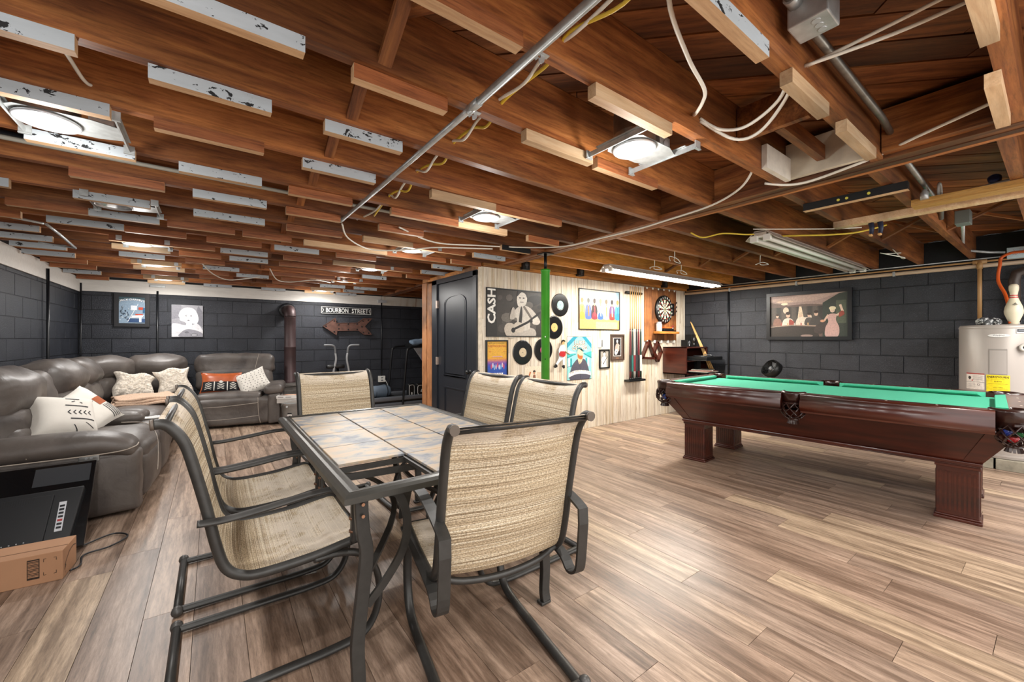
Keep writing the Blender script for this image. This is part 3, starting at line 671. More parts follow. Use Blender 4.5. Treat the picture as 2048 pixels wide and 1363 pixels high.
# ---------------- pipes on the right wall ----------------
M_cream = plain('#cdb49a', .45, name='cream_pipe'); M_tan = plain('#b98f5f', .45, name='tan_pipe')
wp = thing('water_pipe', 'fat cream plastic pipe along the top of the right wall', 'pipe')
MB().tube([(XR-.035, YW-.02, 1.985), (XR-.035, -1.5, 1.985)], .022, 12).build('pipe', M_cream, wp)
for y_ in (3.1, 2.2, 1.2, .2): MB().bb((XR-.062, y_-.012, 1.955), (XR-.012, y_+.012, 2.012)).build('clamp', M_steel, wp, bev=.004)
wp = thing('water_pipe', 'thin tan plastic pipe running above the cream pipe on the right wall', 'pipe')
MB().tube([(XR-.05, YW-.05, 2.025), (XR-.05, .6, 2.028), (XR-.05, -1.5, 2.03)], .010, 10).build('pipe', M_tan, wp)
MB().tube([(XR-.065, .53, 2.03), (XR-.065, .53, 1.42)], .017, 12).build('riser', M_tan, wp)
MB().tube([(XR-.06, .58, 2.025), (XR-.06, .48, 2.025)], .022, 12).tube([(XR-.065, .53, 2.03), (XR-.065, .53, 1.95)], .022, 12).build('tee_fitting', M_tan, wp)
wp = thing('steel_conduit', 'thin steel conduit along the joist ends above the wall pipes', 'conduit')
MB().tube([(XR-.07, 3.5, 2.058), (XR-.07, .36, 2.056)], .007, 8).build('pipe', M_steel, wp)
M_blkc = plain('#15171b', .35, name='black_conduit')
tag(MB().tube([(XR-.025, 3.13, 1.955), (XR-.025, 3.13, .3)], .012, 10).build('wall_conduit', M_blkc), 'black conduit running down the right wall near the panelled wall', 'conduit')
tag(MB().tube([(XR-.09, .30, 1.36), (XR-.09, .30, 1.80), (XR-.09, .285, 1.87), (XR-.09, .22, 1.90), (XR-.09, -.6, 1.90)], .042, 14).build('drain_pipe', plain('#3a2f2a', .45)), 'fat dark drain pipe elbow behind the bowling pin', 'pipe')
tag(MB().tube(smooth([(6.28, .18, 2.05), (6.32, .30, 2.065), (6.34, .375, 2.03), (6.33, .385, 1.96), (6.30, .395, 1.80), (6.22, .345, 1.65), (6.10, .315, 1.50), (6.03, .305, 1.365)]), .013, 10).build('gas_hose', plain('#cf5a22', .4)), 'orange flexible hose dropping to the water heater', 'hose')
# conduits on the left and back walls
for pts, lab in (([(XL+.035, 6.62, 1.99), (XL+.035, 6.62, .1)], 'black conduit down the left wall'), ([(XL+.03, YB-.03, 1.99), (XL+.03, YB-.03, .2)], 'thin black conduit in the back left corner'), ([(-.66, YB-.03, 1.93), (-.66, YB-.03, .2)], 'black conduit between the two pictures on the back wall'), ([(2.70, YB-.03, 1.98), (2.70, YB-.03, .48)], 'black conduit right of the street sign')):
    tag(MB().tube(pts, .013 if 'thin' not in lab else .011, 10).build('wall_conduit', M_blkc), lab, 'conduit')
tag(MB().bb((-.75, YB-.045, 1.985), (-.57, YB-.023, 2.02)).build('conduit_box', M_steel, bev=.003), 'small flat steel box at the top of the white band near the left row light', 'electrical box')
tag(MB().bb((2.62, YB-.06, 1.93), (2.79, YB-.023, 1.985)).build('conduit_box', plain('#cfd2d6', .4, .3), bev=.003), 'pale rectangular box on the band right of the street sign', 'electrical box')
ou = thing('wall_outlet', 'white surface outlet with plug below the conduit on the back wall', 'outlet')
MB().bb((2.635, YB-.06, .365), (2.765, YB-.006, .485)).build('plate', M_white, ou, bev=.004)
for z in (.40, .45): MB().bb((2.68, YB-.063, z-.012), (2.72, YB-.059, z+.012)).build('socket', plain('#77787a', .4), ou)
MB().tube(smooth([(2.74, YB-.07, .43), (2.80, YB-.10, .3), (2.83, YB-.12, .1), (2.86, YB-.14, .02)]), .008).build('cord', plain('#c9c9c4', .4), ou)
# left corner conduit and bundles
lc = thing('steel_conduit', 'thin bare conduit bent down between lit strips at the far left', 'conduit')
MB().tube(smooth([(-1.45, 4.18, 2.055), (-1.15, 4.24, 2.05), (-.98, 4.36, 2.05)]), .009, 8).tube([(-.97, 4.38, 2.05), (-.955, 4.62, 2.03), (-.95, 5.05, 2.0)], .010, 8).tube(smooth([(-.95, 5.05, 2.0), (-1.05, 5.2, 2.03), (-1.2, 5.2, 2.045)]), .008, 8).build('pipe', M_steel, lc)
tag(MB().tube(smooth([(-1.4, 2.75, 2.15), (-.9, 2.78, 2.13), (-.5, 2.80, 2.12)]), .02, 8).build('pipe_bundle', M_blkc), 'black foam covered pipe between joists at the left edge', 'pipe')
tag(MB().tube(smooth([(-1.4, 2.70, 2.12), (-.9, 2.74, 2.10), (.8, 2.78, 2.10), (1.2, 2.8, 2.11)]), .011, 8).build('grey_pipe', plain('#9c998f', .4)), 'grey pipe running between joists beside the black covered pipe', 'pipe')
# ---------------- sling patio chairs ----------------
M_frame = plain('#3b3a38', .42, .35, 'bronze_frame', noise=.15, nscale=25)
def sling_mat():
    m, nt, b = newmat('sling_fabric'); tc = N(nt, 'ShaderNodeTexCoord'); sp = N(nt, 'ShaderNodeMapping'); L(nt, tc, 'UV', sp, 0)
    se = N(nt, 'ShaderNodeSeparateXYZ'); L(nt, sp, 0, se, 0)
    mp = N(nt, 'ShaderNodeMapping'); mp.inputs['Scale'].default_value = (.7, 190, 1); L(nt, tc, 'UV', mp, 0)
    n = N(nt, 'ShaderNodeTexNoise', Scale=1.5, Detail=2.0, _noise_dimensions='2D'); L(nt, mp, 0, n, 0)
    r = ramp(nt, ['#8f7c62', '#b8a486', '#cab798', '#e2d8c2'], [.3, .45, .55, .68]); L(nt, n, 0, r, 0)
    mp3 = N(nt, 'ShaderNodeMapping'); mp3.inputs['Scale'].default_value = (130, 260, 1); L(nt, tc, 'UV', mp3, 0)
    ch = N(nt, 'ShaderNodeTexNoise', Scale=1.0, Detail=1.0, _noise_dimensions='2D'); L(nt, mp3, 0, ch, 0)
    cr = ramp(nt, ['#7f7466', '#ffffff'], [.38, .6]); L(nt, ch, 0, cr, 0)
    a = mix(nt, r, 0, cr, 0, typ='MULTIPLY', f=.55)
    # sun-bleached wear on the seat panel and top roll (a stain of the cloth itself)
    at = N(nt, 'ShaderNodeAttribute', _attribute_name='wear'); wn = N(nt, 'ShaderNodeTexNoise', Scale=9.0, Detail=5.0, Roughness=.7); L(nt, tc, 'Object', wn, 0)
    wr = ramp(nt, ['#000000', '#ffffff'], [.35, .6]); L(nt, wn, 0, wr, 0)
    mu = N(nt, 'ShaderNodeMath', _operation='MULTIPLY'); L(nt, at, 'Fac', mu, 0); L(nt, wr, 0, mu, 1)
    wc = ramp(nt, ['#9c8f82', '#d6cbbd', '#b5a795'], [.3, .5, .7]); L(nt, wn, 0, wc, 0)
    a2 = mix(nt, a, 2, wc, 0, mu, 0); L(nt, a2, 2, b, 'Base Color'); b.inputs['Roughness'].default_value = .8
    bump(nt, b, n, 0, .25, .003); return m
M_sling = sling_mat()
PROF = [(-.150, .955), (-.125, .952), (-.098, .925), (-.072, .875), (-.045, .77), (-.020, .66), (.004, .54), (.030, .455), (.075, .415), (.14, .402), (.30, .408), (.42, .425), (.47, .430), (.495, .415)]
def make_chair(loop=False):
    t = thing('patio_chair', 'x', 'chair', group='sling patio chairs round the table')
    P = smooth([(x, 0, z) for x, z in PROF], 5); hw = .265
    for s_ in (-1, 1):
        f = MB().tube([(p.x, s_*hw, p.z) for p in P], .0165, 10).build('side_frame', M_frame, t)
        MB().tube([(-.160, s_*hw, .954), (-.150, s_*hw, .955)], .0172, 10).build('end_cap', plain('#5e544b', .5, name='cap'), f)
    # sling cloth
    n = len(P)-3; mb = MB(); nv = 12
    tot = [0]
    for i in range(1, len(P)): tot.append(tot[-1]+(P[i]-P[i-1]).length)
    def surf(off):
        vs = []
        for i in range(1, n):
            t_ = (P[i+1]-P[i-1]).normalized(); nrm = Vector((-t_.z, 0, t_.x))
            for j in range(nv+1):
                w = 2*j/nv-1; sag = -.022*(1-w*w)*min(1, (i-1)/6, (n-i)/5)
                u = tot[i]; pad = .008*abs(math.sin(u/.145*PI))*(1-w**6)
                p = P[i]+Vector((0, w*(hw-.012), 0))-nrm*0+nrm*(sag*-1 if False else 0)
                d = (sag+pad+off)
                p = P[i]+Vector((0, w*(hw-.010), 0))+nrm*d*(1 if True else 0)
                vs.append(p)
        return vs
    a, b_ = surf(.004), surf(-.004); m_ = n-1
    def fs(o, fl):
        r = []
        for i in range(m_-1):
            for j in range(nv):
                q = (o+i*(nv+1)+j, o+(i+1)*(nv+1)+j, o+(i+1)*(nv+1)+j+1, o+i*(nv+1)+j+1); r.append(q[::-1] if fl else q)
        return r
    mb.add(a, fs(0, True), 0, True); mb.add(b_, fs(0, False), 0, True)
    me_o = mb.build('sling', M_sling, t); me = me_o.data
    uv = me.uv_layers.new(name='UVMap'); wear = me.attributes.new('wear', 'FLOAT', 'POINT')
    for lp in me.loops:
        v = lp.vertex_index % len(a); i, j = divmod(v, nv+1); uv.data[lp.index].uv = (j/nv*.52, tot[i+1])
    for v in me.vertices:
        k = v.index % len(a); i, j = divmod(k, nv+1); u = tot[i+1]; w = abs(2*j/nv-1)
        wear.data[v.index].value = (max(0, min(1, (u-.66)/.1))*max(0, min(1, (.96-w)/.1))*max(0, min(1, (1.05-u)/.05)) if u > .5 else max(0, min(1, (.12-u)/.06))*.9)
    MB().tube([(-.128, -hw, .945), (-.128, hw, .945)], .011, 8).build('top_bar', M_frame, t)
    MB().tube(smooth([(.06, -hw, .42), (.05, -hw*.6, .385), (.045, 0, .372), (.05, hw*.6, .385), (.06, hw, .42)]), .012, 8).build('seat_stretcher', M_frame, t)
    MB().tube([(.49, -hw, .418), (.49, hw, .418)], .012, 8).build('front_stretcher', M_frame, t)
    for s_ in (-1, 1):
        y = s_*(hw+(.012 if loop else .035))
        if not loop:
            ar = MB().tube(smooth([(-.045, y, .632), (.03, y, .628), (.15, y, .638), (.30, y, .655), (.40, y, .65), (.432, y, .62), (.436, y*.97, .55), (.436, y*.94, .43)]), 1, 8, flat=(.010, .022), up=(0, 1, 0)).build('armrest', M_frame, t)
            for z in (.47, .52): MB().lathe([(.016, 0), (.016, .008)], 10, (.436, y*.955, z)).build('collar', plain('#7d5c48', .4, .5), ar)
        else:
            MB().tube(smooth([(.50, y, .45), (.47, y, .52), (.40, y, .61), (.28, y, .655), (.12, y, .66), (-.03, y, .635), (-.095, y, .615)], 4)+[Vector((-.098, y, .56)), Vector((-.088, y, .46))]+smooth([(-.085, y, .43), (-.07, y, .38), (-.02, y, .36), (.05, y, .40), (.30, y, .415), (.46, y, .425)], 4), 1, 4, flat=(.005, .021), up=(0, 1, 0)).build('armrest', M_frame, t)
        y2 = s_*.245
        MB().tube(smooth([(.30, s_*.262, .395), (.40, s_*.262, .39), (.49, y2, .345), (.545, y2, .25), (.545, y2, .12), (.49, y2, .035), (.38, y2, .016), (.20, y2, .016), (-.02, y2, .017), (-.12, y2, .018)]), 1, 8, flat=(.013, .021), up=(0, 1, 0)).build('leg', M_frame, t)
    rb = MB().tube([(-.125, -.25, .02), (-.125, .25, .02)], .0165, 10).build('base_bar', M_frame, t)
    for s_ in (-1, 1): MB().lathe([(0, -.022), (.016, -.018), (.022, -.008), (.022, .008), (.016, .018), (0, .022)], 10, (-.125, s_*.262, .022), Matrix.Rotation(PI/2, 3, 'X')).build('ball_foot', plain('#4a4846', .4), rb)
    return t
ch0 = make_chair(); ch1 = make_chair(True)
ch0.location = (0.005, 1.93, 0); ch0['label'] = 'tan sling patio chair nearest the camera on the sofa side of the table'
ch1.location = (.83, 1.158, 0); ch1.scale = (1, .92, 1); ch1.rotation_euler = (0, 0, math.radians(80.3)); ch1['label'] = 'tan sling patio chair with its back to the camera at the near table end'
dup(ch0, (0.0, 2.575, 0), 0, 'tan sling patio chair on the sofa side, beyond the nearest one')
dup(ch0, (.775, 3.27, 0), math.radians(-88), 'tan sling patio chair at the far end of the table, facing the camera')
dup(ch0, (1.575, 1.905, 0), math.radians(180), 'tan sling patio chair in front of the green post, on the panelled wall side')
dup(ch0, (1.565, 2.50, 0), math.radians(183), 'tan sling patio chair in front of the dark door side, left of its neighbour')

# ---------------- patio table with one tile missing ----------------
def tile_mat():
    m, nt, b = newmat('slate_tile'); mp = coords(nt, (3.6, 5.5, 1)); n = N(nt, 'ShaderNodeTexNoise', Scale=1.6, Detail=6.0, Roughness=.65, Distortion=.8); L(nt, mp, 0, n, 0)
    r = ramp(nt, ['#454d57', '#7a7e84', '#a39787', '#b29a7e', '#a8967e'], [.28, .42, .52, .6, .72]); L(nt, n, 0, r, 0); L(nt, r, 0, b, 'Base Color')
    b.inputs['Roughness'].default_value = .42; bump(nt, b, n, 0, .1, .003); return m
M_tile = tile_mat()
TX0, TX1, TY0, TY1, TZ = .335, 1.305, 1.345, 2.955, .72
tb = thing('patio_table', 'bronze framed patio table topped with slate tiles, one corner tile missing', 'table', ((TX0+TX1)/2, (TY0+TY1)/2, 0))
w, l = TX1-TX0, TY1-TY0; fw = .062
profile = [(0, -.028), (0, -.008), (.008, .002), (.02, .006), (.034, .003), (.040, -.002), (.052, .0), (fw, -.003), (fw, -.02), (fw-.02, -.03)]
def rail(p0, p1, inn):   # moulded rail with mitred ends
    p0, p1 = Vector(p0), Vector(p1); d = (p1-p0).normalized(); i = Vector(inn); vs = []
    for e, p in ((1, p0), (-1, p1)):
        for a, z in profile: vs.append(p+i*a+d*e*a+Vector((0, 0, TZ+z)))
    n = len(profile); mb = MB().add(vs, [(k, (k+1) % n, n+(k+1) % n, n+k) for k in range(n)]+[tuple(range(n))[::-1], tuple(range(n, 2*n))]); return mb
c = [(-w/2, -l/2, 0), (w/2, -l/2, 0), (w/2, l/2, 0), (-w/2, l/2, 0)]; inn = [(0, 1, 0), (-1, 0, 0), (0, -1, 0), (1, 0, 0)]
M_rail = plain('#44433f', .33, .4, 'rail_metal', noise=.1, nscale=30)
for i in range(4): rail(c[i], c[(i+1) % 4], inn[i]).build('rail', M_rail, tb)
iw, il = w-2*fw, l-2*fw; nx, ny = 3, 5
for i in (1, 2): MB().bb((-iw/2+iw*i/3-.011, -il/2, TZ-.028), (-iw/2+iw*i/3+.011, il/2, TZ-.012)).build('cross_bar', M_frame, tb)
for j in range(1, 5): MB().bb((-iw/2, -il/2+il*j/5-.008, TZ-.034), (iw/2, -il/2+il*j/5+.008, TZ-.014)).build('cross_bar', M_frame, tb)
MB().tube(smooth([(-iw/2, -il/2+il/5-.01, TZ-.05), (0-iw/3, -il/2+il/5-.01, TZ-.055), (0, -il/2+il/5-.01, TZ-.06), (iw/2, -il/2+il/5-.01, TZ-.05)]), 1, 4, flat=(.004, .014), up=(0, 0, 1)).build('support_strap', M_frame, tb)
for i in range(3):
    for j in range(5):
        if (i, j) == (0, 0): continue
        x0, y0 = -iw/2+iw*i/3, -il/2+il*j/5
        MB().box((0, 0, 0), (iw/3-.009, il/5-.006, .010)).build('tile', M_tile, tb, (x0+iw/6, y0+il/10, TZ-.004+random.uniform(-.0006, .0006)), bev=.0015)
for sx in (-1, 1):
    for sy in (-1, 1):
        x, y = sx*(w/2-.075), sy*(l/2-.085)
        P = smooth([(x, y, TZ-.03), (x, y, .64), (x-sx*.006, y, .56), (x+sx*-.018, y, .48), (x-sx*.004, y, .34), (x+sx*.012, y, .18), (x+sx*.008, y+sy*.0, .06), (x+sx*.012, y+sy*.006, .012)], 5)
        lg = MB().tube(P, 1, 4, flat=(.022, .013), up=(0, 1, 0)).build('leg', M_frame, tb, bev=.003)
        MB().bb((x-.022, y-.02, 0), (x+.034 if sx > 0 else x+.02, y+.02, .014)).build('foot', M_frame, lg, bev=.004)
        for z in (.66, .62): MB().lathe([(.006, 0), (.006, .004)], 8, (x, y-.0235, z), Matrix.Rotation(PI/2, 3, 'X')).build('rivet', plain('#b08468', .4, .6), lg)
        br = [(x-sx*.06, y, TZ-.04), (x-sx*.13, y, .66), (x-sx*.165, y, .56), (x-sx*.15, y, .46), (x-sx*.09, y, .37), (x-sx*.02, y, .30)]
        MB().tube(smooth(br), 1, 4, flat=(.014, .006), up=(0, 1, 0)).build('scroll_brace', M_frame, tb)
for sx in (-1, 1): MB().tube(smooth([(sx*(w/2-.08), -l/2+.09, .37), (sx*.12, -.25, .43), (sx*.12, .25, .43), (sx*(w/2-.08), l/2-.09, .37)]), 1, 4, flat=(.012, .006), up=(0, 0, 1)).build('stretcher', M_frame, tb)

# ---------------- pool table ----------------
def mahog(): 
    m, nt, b = newmat('mahogany'); mp = coords(nt, (8, 1.1, 8)); n = N(nt, 'ShaderNodeTexNoise', Scale=1.5, Detail=6.0, Roughness=.6); L(nt, mp, 0, n, 0)
    r = ramp(nt, ['#28100a', '#42190f', '#5a2717'], [.3, .5, .72]); L(nt, n, 0, r, 0); L(nt, r, 0, b, 'Base Color'); b.inputs['Roughness'].default_value = .3; b.inputs['Coat Weight'].default_value = .35; b.inputs['Coat Roughness'].default_value = .2; return m
M_mah = mahog(); M_felt = plain('#40ad8b', .9, name='green_felt', noise=.06, nscale=200); M_leather = plain('#2e1712', .28, name='pocket_leather', noise=.3, nscale=40, bmp=.3, coat=.3)
PTZ = .785
pt = thing('pool_table', 'mahogany pool table with green felt and leather drop pockets', 'pool table', (4.42, 1.35, 0), math.radians(4))
HW, HL = .71, 1.235      # outer half sizes
IW, IL = .53, 1.055      # playing surface
MB().bb((-IW-.02, -IL-.02, PTZ-.060), (IW+.02, IL+.02, PTZ-.036)).build('playing_surface', M_felt, pt)
# rails: wooden cap with bulging side, six pieces
cw = .075
def rail_piece(a, b, ax, sg):
    # profile across the rail, outward = +u ; runs a..b along the other axis
    pr = [(.145, -.04), (.150, -.012), (.150, 0), (.0, 0), (-.0, -.006)]
    out = [(0, 0), (.105, 0), (.118, -.004), (.122, -.02), (.118, -.034), (.132, -.052), (.140, -.078), (.138, -.105), (.125, -.128), (.112, -.134), (.108, -.146), (0, -.146)]
    base = (IW+.055) if ax == 0 else (IL+.055)
    vs = []
    for t_ in (a, b):
        for u, z in out:
            p = (sg*(base+u), t_, PTZ+z) if ax == 0 else (t_, sg*(base+u), PTZ+z); vs.append(p)
    n = len(out); fl = (sg > 0) == (ax == 0)
    f = [(k, (k+1) % n, n+(k+1) % n, n+k) for k in range(n)]+[tuple(range(n))[::-1], tuple(range(n, 2*n))]
    o = MB().add(vs, [q[::-1] for q in f] if fl else f)
    o.sm = [2 <= i_ <= 8 for i_ in range(n)]+[False, False]; o = o.build('rail', M_mah, pt)
    cs = []; c_ = [(.0, .0), (-.052, -.004), (-.055, -.016), (-.02, -.04), (.0, -.04)]
    for t_, e in ((a+(.045 if a < -.1 else 0), 1), (b-(.045 if b > .1 else 0), -1)):
        for u, z in c_:
            tt = t_+e*(-u)*.8; p = (sg*(base+u), tt, PTZ+z) if ax == 0 else (tt, sg*(base+u), PTZ+z); cs.append(p)
    n = 5; f = [(k, (k+1) % n, n+(k+1) % n, n+k) for k in range(n)]+[tuple(range(n))[::-1], tuple(range(n, 2*n))]
    cu_ = MB().add(cs, f).build('cushion', M_felt, pt)
    for k in range(1, 4):
        t_ = a+(b-a)*k/4; p = (sg*(base+.055), t_, PTZ+.0003) if ax == 0 else (t_, sg*(base+.055), PTZ+.0003)
        MB().lathe([(.006, 0), (.006, .0008)], 8, p).build('sight', plain('#efe6d2', .3), o)
for sg in (-1, 1):
    rail_piece(-IL, -.065, 0, sg); rail_piece(.065, IL, 0, sg); rail_piece(-IW, IW, 1, sg)
# apron sloping inwards to its foot
def frustum(mb, x0, y0, z0, x1, y1, z1, mi=0):
    vs = [(a*x0, b_*y0, z0) for b_ in (-1, 1) for a in (-1, 1)]+[(a*x1, b_*y1, z1) for b_ in (-1, 1) for a in (-1, 1)]
    return mb.add(vs, [(0, 2, 3, 1), (4, 5, 7, 6), (0, 1, 5, 4), (2, 6, 7, 3), (0, 4, 6, 2), (1, 3, 7, 5)], mi)
ap = frustum(MB(), .475, 1.0, .405, .645, 1.15, .645).build('apron', M_mah, pt)
for sg in (-1, 1):   # raised stiles on the apron's long sides
    for e in (-1, 1):
        MB().add([(sg*.482, e*.985, .41), (sg*.482, e*.915, .41), (sg*.650, e*1.02, .642), (sg*.650, e*1.146, .642), (sg*.46, e*.985, .41), (sg*.46, e*.915, .41), (sg*.63, e*1.02, .642), (sg*.63, e*1.146, .642)], [(0, 1, 2, 3), (7, 6, 5, 4), (1, 5, 6, 2), (0, 3, 7, 4), (3, 2, 6, 7), (0, 4, 5, 1)]).build('apron_stile', M_mah, ap)
MB().bb((-.49, -1.005, .385), (.49, 1.005, .408)).bb((-.483, -.998, .375), (.483, .998, .387)).build('base_moulding', M_mah, pt, bev=.005)
for sx in (-1, 1):
    for sy in (-1, 1):
        cx, cy = sx*.365, sy*.892
        lg = MB().bb((cx-.1, cy-.1, .03), (cx+.1, cy+.1, .378)).build('leg', M_mah, pt, bev=.006)
        MB().bb((cx-.113, cy-.113, .0), (cx+.113, cy+.113, .02)).bb((cx-.106, cy-.106, .02), (cx+.106, cy+.106, .034)).build('foot', M_mah, lg, bev=.005)
        MB().bb((cx-.107, cy-.107, .355), (cx+.107, cy+.107, .376)).build('leg_cap', M_mah, lg, bev=.004)
        fl = MB(); dk = plain('#1c0806', .4, name='dark_groove')  # darker brown meant for the grooves, left unassigned
        for q in range(4):
            o_ = -.066+.044*q
            for (nx_, ny_) in ((-1, 0), (0, -1), (1, 0), (0, 1)):
                P0 = (cx+nx_*.101+(o_ if ny_ else 0), cy+ny_*.101+(o_ if nx_ else 0))
                r_ = Matrix.Rotation(math.atan2(ny_, nx_), 3, 'Z')
                # a flute: half round bead recessed between fillets
                for s2 in (-.012, .012): fl.box((P0[0]+(s2 if ny_ else 0), P0[1]+(s2 if nx_ else 0), .19), (.005, .012, .27), r_)
        fl.build('fluting', M_mah, lg)
# pockets
def pocket(cx, cy, ang, corner, name='pocket'):
    t_ = MB(); seg = 20; R0 = .062 if corner else .056
    span = 1.5*PI if corner else PI*1.1
    # leather collar wrapping the outside
    vs = []; n_ = 18
    for k_ in range(n_+1):
        a = ang-span/2+span*k_/n_; dip = .5+.5*math.cos(PI*(k_/n_-.5)*2*.9)
        zb = -.085-.035*dip
        for r_, z in ((R0, -.03), (R0, .004), (R0+.012, .012), (R0+.028, .008), (R0+.033, -.006), (R0+.028, -.03), (R0+.026, zb)):
            vs.append((cx+r_*math.cos(a), cy+r_*math.sin(a), PTZ+z))
    m_ = 7; t_.add(vs, [(i*m_+j, i*m_+j+1, (i+1)*m_+j+1, (i+1)*m_+j) for i in range(n_) for j in range(m_-1)]+[(i*m_+6, i*m_+0, (i+1)*m_+0, (i+1)*m_+6) for i in range(n_)]+[tuple(range(m_)), tuple(n_*m_+j for j in range(m_))[::-1]], 0, True)
    po = t_.build(name, M_leather, pt)
    # net of leather straps
    net = MB(); ox, oy = cx+.02*math.cos(ang), cy+.02*math.sin(ang); pf = [(.070, -.08), (.080, -.11), (.082, -.14), (.076, -.17), (.060, -.195), (.036, -.21), (.028, -.222), (.038, -.25)]
    for dr in (-1, 1):
        for k_ in range(9):
            a0 = 2*PI*k_/9
            net.tube([(ox+r_*math.cos(a0+dr*i*.28), oy+r_*math.sin(a0+dr*i*.28), PTZ+z) for i, (r_, z) in enumerate(pf[:6])], 1, 4, flat=(.0075, .0025), up=(0, 0, 1))
    for r_, z in (pf[0], pf[5]): net.tube([(ox+r_*math.cos(2*PI*i/16), oy+r_*math.sin(2*PI*i/16), PTZ+z) for i in range(17)], 1, 4, flat=(.004, .007), up=(0, 0, 1))
    net.build('net', M_leather, po)
    fr = MB()
    for k_ in range(12):
        a0 = 2*PI*k_/12; fr.tube([(ox+.03*math.cos(a0), oy+.03*math.sin(a0), PTZ-.208), (ox+.028*math.cos(a0), oy+.026*math.sin(a0), PTZ-.223), (ox+.038*math.cos(a0), oy+.036*math.sin(a0), PTZ-.25)], .009, 4)
    fr.build('fringe', M_leather, po)
    return po, ox, oy
PK = []
for sx in (-1, 1):
    for sy in (-1, 1): PK.append(pocket(sx*(IW+.06), sy*(IL+.06), math.atan2(sy, sx), True))
    PK.append(pocket(sx*(IW+.085), 0, 0 if sx > 0 else PI, False))
cb, sb = math.cos(math.radians(4)), math.sin(math.radians(4))
def ball(col, k, lab, stripe=None):
    po, ox, oy = PK[k[0]]; r_ = .0286; px_, py_ = ox+k[1], oy+k[2]
    X, Y = 4.42+px_*cb-py_*sb, 1.35+px_*sb+py_*cb
    o = MB().lathe([(r_*math.sin(PI*i/12), -r_*math.cos(PI*i/12)) for i in range(13)], 20, (X, Y, PTZ+k[3]), mi=0).build('pool_ball', [plain(col, .12, coat=.6, name='ball')]); tag(o, lab, 'ball', 'pool balls resting in the pockets')
ball('#1d6b3b', (0, -.02, -.025, -.125), 'dark green ball high in the near right corner pocket')
ball('#223a8f', (0, -.035, .028, -.122), 'blue ball high at the left of the near right corner pocket')
ball('#e9e4d6', (0, .03, .02, -.12), 'white ball at the back of the near right corner pocket')
ball('#b3262b', (0, -.012, .004, -.168), 'red ball lowest in the near right corner pocket')
ball('#23479c', (1, -.02, -.01, -.155), 'blue ball in the far left corner pocket by the panelled wall')
ball('#15161a', (1, .02, .01, -.118), 'black ball in the corner pocket by the panelled wall')
# ---------------- sectional sofa ----------------
def leather():
    m, nt, b = newmat('grey_leather'); mp = coords(nt); n = N(nt, 'ShaderNodeTexNoise', Scale=3.5, Detail=4.0, Distortion=.8); L(nt, mp, 0, n, 0)
    r = ramp(nt, ['#433c39', '#57504b', '#655d58'], [.3, .5, .75]); L(nt, n, 0, r, 0); L(nt, r, 0, b, 'Base Color'); b.inputs['Roughness'].default_value = .45
    n2 = N(nt, 'ShaderNodeTexNoise', Scale=9.0, Detail=3.0, Distortion=2.0); L(nt, mp, 0, n2, 0); bump(nt, b, n2, 0, .2, .012); return m
M_lea = leather(); M_stitch = plain('#a79c90', .6, name='stitching')
def wb_(mb, name, m, p, **k): return mb.build(name, m, p, loc=tuple(-v for v in p.location), **k)
sofa = thing('sectional_sofa', 'large grey brown leather reclining sectional sofa wrapping the back left corner', 'sofa', (-.95, 5.9, 0))
def wrk(seed, a=.006):
    def f(p, w):
        return p+Vector((math.sin(p.y*23+seed)*a*.6+math.sin(p.z*31+seed*2)*a*.5, math.sin(p.x*21+seed)*a*.5, math.sin(p.x*19+p.y*17+seed)*a*.7))
    return f
RZ = lambda a: Matrix.Rotation(a, 3, 'Z')
def cush(name, c, d, r=.07, puff=(0, 0, 0), R=None, seed=0, n=12, m=None, a=.006): return wb_(MB().rbox(c, d, r, n, puff, R, wrk(seed, a)), name, m or M_lea, sofa)
Ry = lambda a: Matrix.Rotation(a, 3, 'Y'); Rx = lambda a: Matrix.Rotation(a, 3, 'X')
# left run (along the left wall)
cush('side_panel', (-.90, 3.93, .235), (.98, .17, .43), .04, (0, .02, 0), seed=1)
for i, (y0, y1) in enumerate(((4.02, 4.80), (5.28, 6.12))):
    yc, l = (y0+y1)/2, y1-y0
    cush('seat_front', (-.56, yc, .22), (.34, l-.015, .36), .07, (.05, 0, 0), seed=2+i)
    cush('seat_cushion', (-.72, yc, .40), (.66, l-.02, .17), .075, (.03, 0, .035), seed=4+i)
    cush('backrest', (-1.20, yc, .60), (.30, l-.01, .34), .10, (.06, 0, .02), Ry(-.18), seed=6+i, a=.012)
    cush('headrest', (-1.24, yc, .83), (.34, l-.015, .33), .12, (.07, 0, .03), Ry(-.10), seed=9+i, a=.014)
    cush('lumbar_bolster', (-1.08, yc, .52), (.20, l-.06, .20), .09, (.02, 0, .01), Ry(-.2), seed=12+i, a=.012)
# armrest pad of the near end
def armfn(p, w): return p+Vector((0, 0, -.05*max(0, w[0]-.45)**2*4))
wb_(MB().rbox((-.90, 3.945, .505), (.95, .25, .13), .062, 14, (0, .015, .025), None, armfn), 'armrest', M_lea, sofa)
wb_(MB().tube(smooth([(-1.38, 3.815, .452), (-.9, 3.808, .448), (-.55, 3.812, .452), (-.44, 3.84, .47), (-.425, 3.93, .48)]), .004, 6), 'stitching', M_stitch, sofa)
wb_(MB().tube(smooth([(-.93, 3.815, .47), (-.93, 3.82, .53), (-.93, 3.86, .573), (-.93, 3.95, .592), (-.93, 4.03, .575)]), .0025, 5), 'stitching', M_stitch, sofa)
sw = wb_(MB().rbox((-.66, 3.838, .425), (.10, .008, .045), .012, 6), 'recline_switch', plain('#9b9b99', .35, .6), sofa)
wb_(MB().lathe([(.007, 0), (.007, .006)], 8, (-.672, 3.834, .428), Rx(PI/2)).lathe([(.007, 0), (.007, .006)], 8, (-.648, 3.834, .428), Rx(PI/2)), 'button', M_ring, sw)
